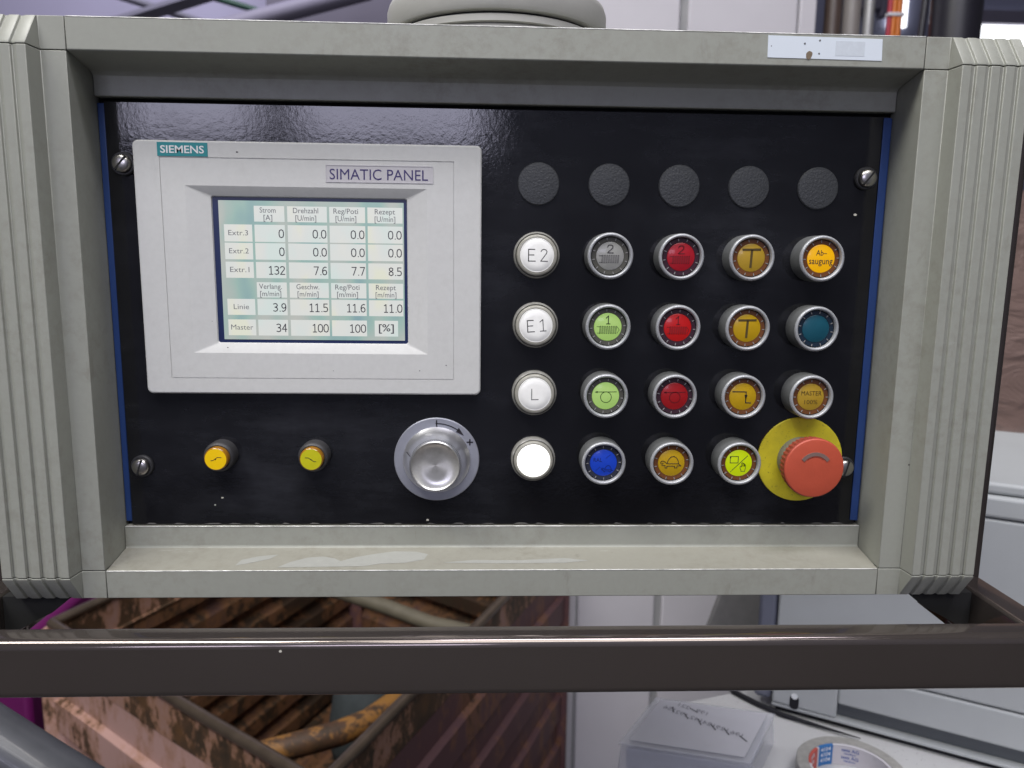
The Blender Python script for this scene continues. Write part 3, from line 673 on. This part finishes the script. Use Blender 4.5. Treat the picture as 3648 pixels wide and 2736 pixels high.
for k in range(90):
    a = 2*math.pi*k/90; d = Vector((math.cos(a), math.sin(a))); nn = Vector((-d.y, d.x))*.16; p0, p1 = d*16.45, d*16.75
    kn.prism([tuple(p0-nn), tuple(p1-nn), tuple(p1+nn), tuple(p0+nn)], 'y', -17.3, -14.6)
tag(obj('knurling', kn, 'ringside', kb, loc=L, smooth=0), None, kind='stuff')
mk = MB().stroke(circ(0, 0, 24.4, 20, 91, 53), .6, -1.62); mk.stroke([(0, 22.6), (0, 26.4)], .9, -1.62)
tp0 = [(23.2*math.cos(R(a)), 23.2*math.sin(R(a))) for a in (55, 55, 43)]
mk.prism([(26.2*math.cos(R(56)), 26.2*math.sin(R(56))), (22.7*math.cos(R(56)), 22.7*math.sin(R(56))), (24.2*math.cos(R(42)), 24.2*math.sin(R(42)))], 'y', -1.74, -1.6)
mk.stroke([(20.1, 11.9), (23.7, 11.9)], .9, -1.62); mk.stroke([(21.9, 10.1), (21.9, 13.7)], .9, -1.62)
obj('scale_marks', mk, 'ink', kb, loc=L, smooth=0)
a0 = R(163); d = Vector((math.cos(a0), math.sin(a0))); nn = Vector((-d.y, d.x))*.28
pm = []
for rr, yy in ((20.3, -4.9), (17.0, -13.0)):
    for sg in (-1, 1): pm.append((d.x*(rr)+sg*nn.x, yy-.12, d.y*rr+sg*nn.y))
obj('pointer_mark', MB().add([(p[0]*1.004, p[1], p[2]*1.004) for p in pm], [(0, 1, 3, 2)]), 'ink', kb, loc=L, smooth=0)
# ------------------------------------------------------------------ emergency stop
L = (180.0, 0, -178.1)
es = obj('emergency_stop', MB().lathe([(15.6, -1), (15.2, -6), (14.2, -12), (12.5, -16)], 56, cap0=False), 'grey_collar', console, loc=L, smooth=45)
tag(es, 'red mushroom emergency stop on yellow disc')
obj('yellow_disc', MB().lathe([(29.0, .02), (29.0, -.9), (28.7, -1.15), (10, -1.15)], 80), 'yellow_plate', es, loc=L, smooth=30)
hd = MB(); N = 40*4; rings = []
for r0, y, kn_ in ((15, -12.5, 0), (19.0, -14.5, 1), (19.4, -17.5, 1), (19.6, -22.0, 1), (19.7, -22.8, 0), (19.4, -23.6, 0)):
    rings.append([((r0-(.55 if kn_ and (i % 4) > 1 else 0))*math.cos(2*math.pi*i/N), y, (r0-(.55 if kn_ and (i % 4) > 1 else 0))*math.sin(2*math.pi*i/N)) for i in range(N)])
hd.loft(rings, True, False, mi=1)
rings = []
for r0, y in ((19.4, -23.6), (18.8, -24.2), (16.5, -24.6), (10, -25.0), (.05, -25.2)): rings.append([(r0*math.cos(2*math.pi*i/N), y, r0*math.sin(2*math.pi*i/N)) for i in range(N)])
hd.loft(rings, False, True, mi=0)
obj('mushroom_head', hd, ['red_cap', 'red_edge'], es, loc=L, smooth=35)
ar = MB(); po = [(11.2*math.cos(R(a)), 11.2*math.sin(R(a))-.4) for a in range(36, 146, 6)]; pi_ = [(9.3*math.cos(R(a))*.98, 9.3*math.sin(R(a))-.9) for a in range(144, 34, -6)]
ar.prism(po+pi_, 'y', -25.35, -24.9)
obj('arrow_mark', ar, 'arrow_grey', es, loc=L, smooth=0)
obj('arrow_groove', MB().stroke([(8.1*math.cos(R(a)), 8.1*math.sin(R(a))-.6) for a in range(52, 132, 6)], .35, -24.98, .12), 'red_edge', es, loc=L, smooth=0)

# ------------------------------------------------------------------ guard rail round the console
ZT, ZB, YF, YR = -260.3, -295.5, -90.0, -70.5
def rr2(x0, x1, z0, z1, r, n=6): return rrect(x0, x1, z0, z1, r, n)
mb = MB().prism(rr2(YF, YR, ZB, ZT, 5.2), 'x', -358, 312)
gr = obj('guard_rail', mb, 'rail', console, smooth=40)
tag(gr, 'glossy dark brown square tube guard rail')
for x0, x1 in ((292.3, 311.8), (-357.8, -338.3)):
    obj('side_arm', MB().prism(rr2(x0, x1, ZB, ZT-.3, 3), 'y', YR-2, 24), 'rail', gr, smooth=40)
    pr = [(a, b) for a, b in rr2(x0, x1, -6, 36, 4)]
    obj('upright', MB().prism(pr, 'z', -297, 60), 'rail', gr, smooth=40)
    xi = 281.3 if x0 > 0 else -327.5
    obj('bracket', MB().box(min(xi, x0 if x0 > 0 else x1), max(xi, x0 if x0 > 0 else x1), 20, 34, -200, -150), 'rail', gr, bevel=1)
for sg in (1, -1):
    gp = [(CX+sg*(a-CX), b) for a, b in ((250, -262.6), (254, -267), (262, -273.5), (274, -279.5), (292.2, -290), (292.2, -262.6))]
    obj('gusset', MB().prism(gp, 'y', -26, -14), 'dark', gr, smooth=0)
obj('rail_chip', blob(-147, -266.6, .8, YF-.02), 'speck', gr, smooth=0)

# ================================================================== swivel arm on top
sa_ = empty('support_arm', (-27, 72, 84.6)); tag(sa_, 'grey swivel flange and white arm tube on top of the console', 'support arm')
obj('base_ring', MB().lathe([(72, 84.8), (72, 94.6), (71, 95.6), (64, 95.6)], 80, 'z', c=(-26, 72, 0)), 'flange', sa_, smooth=40)
obj('spacer_ring', MB().lathe([(71, 95.9), (73.4, 96.4), (73.4, 99.8), (72.4, 100.8), (64, 100.8)], 80, 'z', c=(-26, 72, 0)), 'flange', sa_, smooth=40)
obj('groove', MB().lathe([(70.4, 95), (70.4, 104)], 80, 'z', c=(-26, 72, 0)), 'dark', sa_, smooth=40)
obj('swivel_flange', MB().lathe([(71, 102.4), (74.6, 103.0), (75.8, 105), (75.8, 117), (74.5, 121), (70, 124.5), (66, 127), (65.4, 133)], 80, 'z', c=(-26, 72, 0)), 'flange', sa_, smooth=40)
obj('arm_tube', MB().lathe([(64.8, 132), (64.8, 520)], 56, 'z', c=(-26, 72, 0)), 'flange_w', sa_, smooth=40)

# ================================================================== SETTING
def struct(name, mb, mat, **k): return tag(obj(name, mb, mat, smooth=0, **k), None, kind='structure')
struct('floor', MB().box(-9000, 9000, -7000, 9000, -1760, -1700), 'floor')
struct('near_wall', MB().box(-9000, 9000, -5260, -5060, -1700, 6000), 'hall_near')
struct('hall_wall', MB().box(-9000, 9000, 7000, 7200, -1700, 6000), 'hall')
obj_dw = struct('partition_wall', MB().box(-1830, 900, 6200, 6300, -1700, 5000), 'hall_d')
struct('rear_wall', MB().box(900, 8800, 6000, 6100, -1700, 5000), 'hall_blue')
# white painted block pillar
pil = empty('block_pillar', (520, 1900, -1700)); tag(pil, 'white painted block pillar behind the console', 'pillar')
obj('core', MB().box(222, 895, 1762, 2100, -1700, 2100), 'joint', pil, smooth=0)
blk = None
zs = [-1700+i*640 for i in range(6)]
for (x0, x1) in ((215, 262), (270, 512), (536, 846), (852, 900)):
    for z0 in zs:
        obj('block', MB().box(x0, x1, 1750, 1790, z0+4, z0+636), 'wall', pil, bevel=5, seg=2)
# pipes and cables beside the pillar
def vpipe(name, x0, x1, y, mat, label, cat):
    r = (x1-x0)/2; o = obj(name, MB().tube([(x0+r, y, -1700), (x0+r, y, 1900)], r, 20), mat, smooth=60); return tag(o, label, cat)
vpipe('brown_post', 944, 992, 1800, 'brown_post', 'dark brown post just right of the white pillar', 'post')
vpipe('grey_pipe', 993, 1043, 1790, 'pipe_grey', 'grey vertical pipe beside the brown post', 'pipe')
vpipe('light_pipe', 1049, 1079, 1780, 'pipe_light', 'thin light grey vertical pipe beside the orange cables', 'pipe')
cb = empty('cable_bundle', (1100, 1700, -1700)); tag(cb, 'orange and red cables tied together', 'cable')
obj('cable', MB().tube([(1086, 1700, -1700), (1084, 1700, 500), (1087, 1700, 1900)], 7, 12), 'redc', cb, smooth=60)
obj('cable', MB().tube([(1096, 1700, -1700), (1095, 1700, 500), (1099, 1700, 1900)], 9, 12), 'orange', cb, smooth=60)
obj('cable', MB().tube([(1111, 1700, -1700), (1109, 1700, 500), (1114, 1700, 1900)], 9, 12), 'orange', cb, smooth=60)
obj('cable_tie', MB().box(1076, 1122, 1689, 1711, 638, 648), 'tie', cb, bevel=2)
vpipe('black_post', 1126, 1249, 1560, 'post', 'thick black post in front of the bright window', 'post')
tag(obj('hanging_cable', MB().tube([(1106, 1580, -1700), (1108, 1580, 500), (1118, 1580, 700), (1112, 1580, 1800)], 9, 10), 'post', smooth=60), 'thin black cable left of the thick black post', 'cable')
wn = empty('bright_window', (4900, 5990, 1480)); tag(wn, 'bright white window at the far right', 'window')
obj('pane', MB().box(3880, 6200, 5950, 5990, 1480, 1930), 'win', wn, smooth=0)
obj('window_frame', MB().box(3820, 6260, 5900, 5949, 1930, 2030), 'beam_l', wn, smooth=0)
tag(obj('bright_gap', MB().box(3250, 3400, 5950, 5990, 1900, 2700), 'win', smooth=0), 'small bright opening between cables and black post', 'window')
tag(obj('wall_unit', MB().box(2880, 3060, 5700, 5900, 1950, 2500).box(3060, 3120, 5700, 5800, 1900, 2050), 'beam_l', bevel=10), 'lilac box unit on the far wall right of the orange cables', 'box')
# overhead steel at the upper left
tag(obj('overhead_rod', MB().tube([(-3300, 5500, 2010), (-2288, 5500, 1725), (-1900, 5500, 1615)], 26, 10), 'beam', smooth=60), 'thin dark overhead rod at upper left', 'rod')
tag(obj('hanger', MB().tube([(-2431, 5480, 1770), (-2433, 5480, 1400)], 14, 8), 'beam', smooth=60), 'short hanger below the dark overhead rod', 'rod')
tag(obj('roof_beam', MB().tube([(-1700, 5300, 1890), (-2290, 5300, 1705), (-2900, 5300, 1515)], 48, 4), 'beam', smooth=0), 'dark roof beam slanting down to the left', 'beam')
tag(obj('pale_duct', MB().tube([(-900, 5600, 1960), (-1900, 5600, 1690), (-2500, 5600, 1530)], 70, 10), 'beam_l', smooth=60), 'lilac duct slanting below the roof beam', 'duct')
tag(obj('green_pipe', MB().tube([(-2150, 5650, 1915), (-1870, 5650, 1842), (-1500, 5650, 1742)], 24, 10), 'green', smooth=60), 'green pipe near the roof beam', 'pipe')

# ------------------------------------------------------------------ pink rusty container
C0, LC, RC = Vector((-284, 585)), Vector((-996, 1137)), Vector((206, 1663)); FC = LC+RC-C0
con = empty('rusty_container', (-390, 1124, -1700)); tag(con, 'pink corrugated steel container with rusty rim below the console', 'container')
def wall(a, b, mat, out, deep=14, pitch=160, zt=-948, zb=-1690, top=None):
    """corrugated sheet between two corners; horizontal ridges pushed to the outside"""
    d = (b-a).normalized(); nrm = Vector((d.y, -d.x))*out
    prof = [(-858, 2), (zt+2, 2), (zt, -6)]; k = 0
    while zt-k*pitch > zb+pitch:
        for q, off in ((.02, 0), (.47, 0), (.52, deep), (.95, deep), (.99, 0)) if deep < 30 else ((.10, 0), (.40, 0), (.55, deep), (.85, deep), (.97, 0)): prof.append((zt-(k+q)*pitch, off))
        k += 1
    prof.append((zb, 0)); mb = MB(); n = len(prof); segs = 16; vs = []
    for i in range(segs+1):
        p = a+(b-a)*i/segs
        for (zz, off) in prof:
            q = p+nrm*(off+4*noise.noise(Vector((p.x*.004, p.y*.004, zz*.006)))); vs.append((q.x, q.y, zz))
    for i in range(segs):
        for j in range(n-1): mb.add([vs[i*n+j], vs[(i+1)*n+j], vs[(i+1)*n+j+1], vs[i*n+j+1]], [(0, 1, 2, 3)], 0 if j > 1 else 1)
    o = obj('wall_panel', mb, [mat, 'pink_rim'], con, smooth=0, recalc=False)
    bm = bmesh.new(); bm.from_mesh(o.data); bmesh.ops.remove_doubles(bm, verts=bm.verts, dist=1e-5); bm.to_mesh(o.data); bm.free()
    so = o.modifiers.new('thick', 'SOLIDIFY'); so.thickness = .004; so.offset = 0
    return o
wall(C0, LC, 'pink', -1); wall(C0, RC, 'pink_shade', 1)
wall(LC, FC, 'pink_in_shade', -1, 34, 104); wall(RC, FC, 'pink_in_shade', 1, 34, 104)
for a, b in ((C0, LC), (C0, RC), (LC, FC), (RC, FC)):
    n = 14; pts = []
    for i in range(n+1):
        p = a+(b-a)*i/n; pts.append((p.x, p.y, -856+4*noise.noise(Vector((p.x*.006, p.y*.006, 3)))))
    obj('rim_tube', MB().tube(pts, 11, 12), 'rim_steel', con, smooth=60)
for p in (C0, LC, RC, FC):
    obj('corner_post', MB().box(p.x-24, p.x+24, p.y-24, p.y+24, -1700, -870), 'pink' if p in (C0, LC) else 'pink_shade', con, bevel=6)
mb = MB(); vs = []; nf = 40
for k in range(nf+1):     # floor sheet with ridges along the long side
    p = LC+(C0-LC)*k/nf; q = FC+(RC-FC)*k/nf; zz = -1640+(30 if k % 4 in (1, 2) else 0); vs += [(p.x, p.y, zz), (q.x, q.y, zz)]
mb.add(vs, [(2*k, 2*k+1, 2*k+3, 2*k+2) for k in range(nf)])
obj('container_floor', mb, 'pink_in_shade', con, smooth=0)
tag(obj('yellow_pipe', MB().tube([(-490, 812, -970), (-459, 815, -965), (-380, 835, -955), (-309, 860, -950), (-260, 905, -955), (-200, 1010, -965)], 24, 14), 'yel_pipe', smooth=60), 'bent yellow rusty pipe lying in the pink container', 'pipe')
tag(obj('beige_pipe', MB().tube([(-420, 1375, -885), (-264, 1305, -905), (-160, 1262, -925), (-57, 1213, -925), (20, 1180, -930)], 19, 14), 'beige_pipe', smooth=60), 'beige pipe lying across the back of the pink container', 'pipe')
mb = MB(); n1, n2 = 14, 22; rings = []
for i in range(n1+1):
    ph = math.pi*i/n1
    rings.append([(75*math.sin(ph)*math.cos(t)*(1+.25*noise.noise(Vector((i*.4, j*.5, 1)))), 75*math.sin(ph)*math.sin(t)*(1+.25*noise.noise(Vector((i*.3, j*.5, 5)))), 120*math.cos(ph)*(1+.2*noise.noise(Vector((i*.5, j*.4, 9))))) for j, t in enumerate([2*math.pi*j/n2 for j in range(n2)])])
mb.loft(rings)
tag(obj('grey_rag', mb, 'rag', loc=(-285, 1030, -1040), smooth=60), 'crumpled grey rag stuffed inside the pink container', 'rag')
# magenta crate, teal lid and grey tube at the left
mg = empty('magenta_crate', (-1700, 1700, -1700)); tag(mg, 'magenta plastic crate behind the pink container', 'crate')
obj('body', MB().box(-2300, -1195, 1350, 2100, -1700, -1010), 'magenta', mg, bevel=15)
obj('crate_rim', MB().box(-2315, -1183, 1335, 2115, -1085, -1050), 'magenta', mg, bevel=8)
tag(obj('teal_board', MB().box(-1420, -1200, 1320, 1332, -1090, -1010).box(-1425, -1195, 1316, 1334, -1012, -1002), 'tealp', bevel=3), 'small teal board on the edge of the magenta crate', 'board')
gt = empty('grey_barrier', (-430, 150, -1700)); tag(gt, 'grey painted tube barrier at the lower left corner', 'barrier')
obj('top_tube', MB().tube([(-640, 175, -380), (-466, 155, -492), (-430, 150, -514), (-392, 146, -537), (-200, 120, -655)], 27, 20), 'grey_tube', gt, smooth=60)
obj('lower_tube', MB().tube([(-640, 190, -450), (-466, 175, -562), (-392, 160, -607), (-200, 130, -725)], 16, 16), 'grey_tube', gt, smooth=60)

# ------------------------------------------------------------------ desk with device, card box and tape roll
dk = empty('work_desk', (500, 500, -1700)); tag(dk, 'dusty white desk top at lower right', 'desk')
dp = [(120, 262), (560, -20), (1100, 500), (1000, 700), (430, 470), (200, 400)]
obj('desk_top', MB().prism(dp, 'z', -640, -610), 'desk', dk, bevel=3)
for x, y in ((340, 330), (580, 80), (960, 480), (460, 440)): obj('leg', MB().box(x-20, x+20, y-20, y+20, -1700, -640), 'device_d', dk, bevel=3)
A = Vector((336, 387)); U = Vector((.8622, -.5066)); Nb = Vector((.5066, .8622))
def D(u, b, z): p = A+U*u+Nb*b; return (p.x, p.y, z)
dv = empty('office_printer', (560, 420, -610)); tag(dv, 'light grey office machine with grip recess standing on the desk', 'printer')
def dbox(name, u0, u1, b0, b1, z0, z1, mat, bevel=4, parent=dv):
    vs = [D(u0, b0, z0), D(u1, b0, z0), D(u1, b1, z0), D(u0, b1, z0), D(u0, b0, z1), D(u1, b0, z1), D(u1, b1, z1), D(u0, b1, z1)]
    return obj(name, MB().add(vs, [(0, 3, 2, 1), (4, 5, 6, 7), (0, 1, 5, 4), (1, 2, 6, 5), (2, 3, 7, 6), (3, 0, 4, 7)]), mat, parent, bevel=bevel, seg=3)
dbox('core', 3, 417, 13, 40.5, -600, -320, 'seam', 0)
dbox('plinth', 4, 420, 8, 330, -610, -600, 'seam', 0)
# front cover with a real recess: strips round the grip
dbox('front_cover', 0, 420, 0, 40, -602, -598, 'device', 1)
dbox('front_cover', 0, 76, 0, 40, -597.8, -535, 'device', 3)
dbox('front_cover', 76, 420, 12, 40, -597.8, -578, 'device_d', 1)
dbox('front_cover', 76.2, 420, 0, 40, -577.8, -535, 'device', 3)
dbox('upper_cover', 0, 420, 0, 40, -533, -318, 'device', 3)
dbox('body', 2, 418, 41, 330, -600, -319, 'device', 3)
dbox('top_lid', -1, 421, -2, 332, -316, -292, 'device', 4)
dbox('top_tray', 4, 416, 4, 326, -291, -278, 'device', 4)
dbox('corner_cover', -24, -1.5, 4, 60, -598, -300, 'device_b', 6)
mb = MB(); sl = rrect(-5.5, 5.5, -9.5, 9.5, 5.4)
mb.loft([[D(27+a, -.4, -590+b) for a, b in sl], [D(27+a, 1, -590+b) for a, b in sl]])
obj('slot', mb, 'seam', dv, smooth=0)
mb = MB(); mb.loft([[D(27+4*math.cos(t), y, -582+4*math.sin(t)) for t in [2*math.pi*k/14 for k in range(14)]] for y in (-.9, -.3)]); obj('pin', mb, 'white_ink', dv, smooth=0)
pts = [(346, 372), (330, 390), (300, 420), (285, 450)]
tag(obj('dark_foot_strip', MB().tube([(x, y, -606) for x, y in [(420, 322), (380, 348), (345, 372), (322, 396), (300, 425), (288, 470)]], [.6, 2.0, 3.0, 3.4, 3.4, 3.2], 10), 'seam', smooth=60), 'dark curved foot strip along the grey machine', 'cable')  # tapering tube stands in for the machine's dark foot
tag(obj('grey_board', MB().add([(339, 700, -690), (440, 700, -690), (440, 700, -540), (385, 700, -540), (339, 712, -690), (440, 712, -690), (440, 712, -540), (385, 712, -540)],
    [(0, 1, 2, 3), (7, 6, 5, 4), (0, 4, 5, 1), (1, 5, 6, 2), (2, 6, 7, 3), (3, 7, 4, 0)]), 'gpanel', bevel=2), 'dusty grey board with slanted edge between pillar and machine', 'board')
# cabinet and film wrapped block behind
cab = empty('steel_cabinet', (1100, 900, -1700)); tag(cab, 'light grey steel cabinet with dark slot behind the office machine', 'cabinet')
obj('lower_body', MB().box(700, 1700, 720, 1250, -1700, -399), 'device', cab, bevel=4)
obj('slot_back', MB().box(702, 1698, 760, 1250, -398.5, -355.5), 'seam', cab, smooth=0)
obj('top_board', MB().box(690, 1710, 700, 1260, -355, -323), 'device', cab, bevel=4)
mb = MB(); n = 26; rings = []
for k in range(8):
    z = -322.5+k*57; ring_ = []
    for a, b in rrect(760, 1650, 730, 1230, 60, 5):
        ring_.append((a+14*noise.noise(Vector((a*.01, b*.01, z*.02))), b+14*noise.noise(Vector((a*.01, b*.01, z*.02+7))), z))
    rings.append(ring_)
mb.loft(rings)
tag(obj('wrapped_block', mb, 'film', smooth=60), 'block wrapped in crinkled brown stretch film on the steel cabinet', 'block')
# clear card box with paper
cbx = empty('card_box', (220, 300, -610)); tag(cbx, 'clear plastic box of paper slips with handwriting on lid', 'box')
T0, T1, T2 = Vector((179, 353)), Vector((311, 317)), Vector((132, 285)); ex = T1-T0; ey = T2-T0
def K(u, v_, z): p = T0+ex*u+ey*v_; return (p.x, p.y, z)
def kq(name, u0, u1, v0, v1, z0, z1, mat, bevel=0, ins=0):
    vs = [K(u0, v1, z0), K(u1, v1, z0), K(u1, v0, z0), K(u0, v0, z0), K(u0+ins, v1-ins, z1), K(u1-ins, v1-ins, z1), K(u1-ins, v0+ins, z1), K(u0+ins, v0+ins, z1)]
    return obj(name, MB().add(vs, [(0, 3, 2, 1), (4, 5, 6, 7), (0, 1, 5, 4), (1, 2, 6, 5), (2, 3, 7, 6), (3, 0, 4, 7)]), mat, cbx, bevel=bevel)
kq('shell', -.02, 1.02, -.02, 1.3, -609.8, -572, 'cbox', 3, .02)
kq('lid', -.01, 1.01, -.01, 1.29, -571.8, -569, 'cbox', 1.2, .0)
kq('lid_panel', .05, .95, .05, 1.2, -568.8, -568.2, 'paper_w', .2)
for i in range(12):
    kq('paper_slip', .04+.012*random.random(), .94-.015*random.random(), .05, 1.24+.02*random.random(), -608+i*2.6, -606.2+i*2.6, 'paper' if i % 3 else 'paper_w', 0)
def lidtext(s, u, v_, size, mat, wd=None):
    vs, fs = text(s, size, 'LEFT', mirror=False)
    exn = ex.normalized(); eyn = -ey.normalized(); o = T0+ex*u+ey*v_
    return [((o+exn*a+eyn*b).x, (o+exn*a+eyn*b).y, -568.0) for a, b in vs], fs
mb = MB()
for s_, u, v_ in (('221', .24, .24), ('199', .42, .34), ('156', .15, .36), ('192', .27, .45), ('142', .41, .54), ('124', .53, .62), ('129', .65, .69), ('196', .78, .77)):
    vs, fs = text(s_, 10.5, 'LEFT', mirror=True); exn = ex.normalized(); dn = (ex*.86+ey*.5).normalized(); pn = Vector((dn.y, -dn.x))
    o = T0+ex*(u+.09)+ey*v_; pn = -pn if pn.dot(ey) > 0 else pn
    mb.add([((o+dn*a+pn*b).x, (o+dn*a+pn*b).y, -567.9) for a, b in vs], fs)
obj('handwriting', mb, 'pencil', cbx, smooth=0)
mb = MB()
for u, v_, a in ((.37, .24, -.6), (.21, .30, .2), (.345, .42, -.1), (.475, .52, 0), (.60, .60, -.2), (.72, .67, -.15), (.87, .78, -.4)):
    p = T0+ex*u+ey*v_; d = Vector((math.sin(a), math.cos(a))); nn = Vector((d.y, -d.x))*.9
    q = [p-d*6-nn, p+d*6-nn, p+d*6+nn, p-d*6+nn]; mb.add([(x.x, x.y, -567.85) for x in q], [(0, 1, 2, 3)])
obj('marker_strokes', mb, 'marker', cbx, smooth=0)
# tape roll
tc = (368, 240); tr_ = empty('tape_roll', (368, 240, -610)); tag(tr_, 'dirty roll of adhesive tape with printed core lying on desk', 'tape roll')
obj('tape_winding', MB().lathe([(57, -609.8), (57.3, -597), (57, -586), (56, -585), (44.5, -585), (44, -586), (44, -609.8)], 72, 'z', c=(tc[0], tc[1], 0), cap0=False, cap1=False), 'tape', tr_, smooth=40)
def core(a0, a1, mat, r=41.5, name='core'):
    mb = MB(); n = max(3, int(abs(a1-a0)/4)); vs = []
    for i in range(n+1):
        a = R(a0+(a1-a0)*i/n)
        for rr, z in ((r, -609.7), (r, -586.2), (43.9, -585.6), (43.9, -609.7)): vs.append((tc[0]+rr*math.cos(a), tc[1]+rr*math.sin(a), z))
    fs = [(i*4+j, (i+1)*4+j, (i+1)*4+(j+1) % 4, i*4+(j+1) % 4) for i in range(n) for j in range(4)]
    mb.add(vs, fs); return obj(name, mb, mat, tr_, smooth=40)
core(0, 92, 'tape_core'); core(92.3, 118, 'tape_blue'); core(118.3, 121.5, 'tape_core'); core(121.8, 165, 'tape_red'); core(165.3, 359.7, 'tape_core')
def coretext(s, size, ang, z, mat):
    vs, fs = text(s, size, 'CENTER', bold=.06)
    mb = MB().add([(tc[0]+41.2*math.cos(R(ang)-a/41.2), tc[1]+41.2*math.sin(R(ang)-a/41.2), z+b) for a, b in vs], fs)
    obj('core_print', mb, mat, tr_, smooth=0, recalc=False)
for k in range(3): coretext('4104', 6.8, 105, -592.2-k*6.6, 'white_ink')
for k in range(3): coretext('tesa', 8.4, 141, -592.0-k*8, 'white_ink')
for k in range(2): coretext('tesa AG', 5.6, 66, -593-k*9, 'blue_ink'); coretext('Hamburg', 3.2, 66, -596.6-k*9, 'blue_ink')
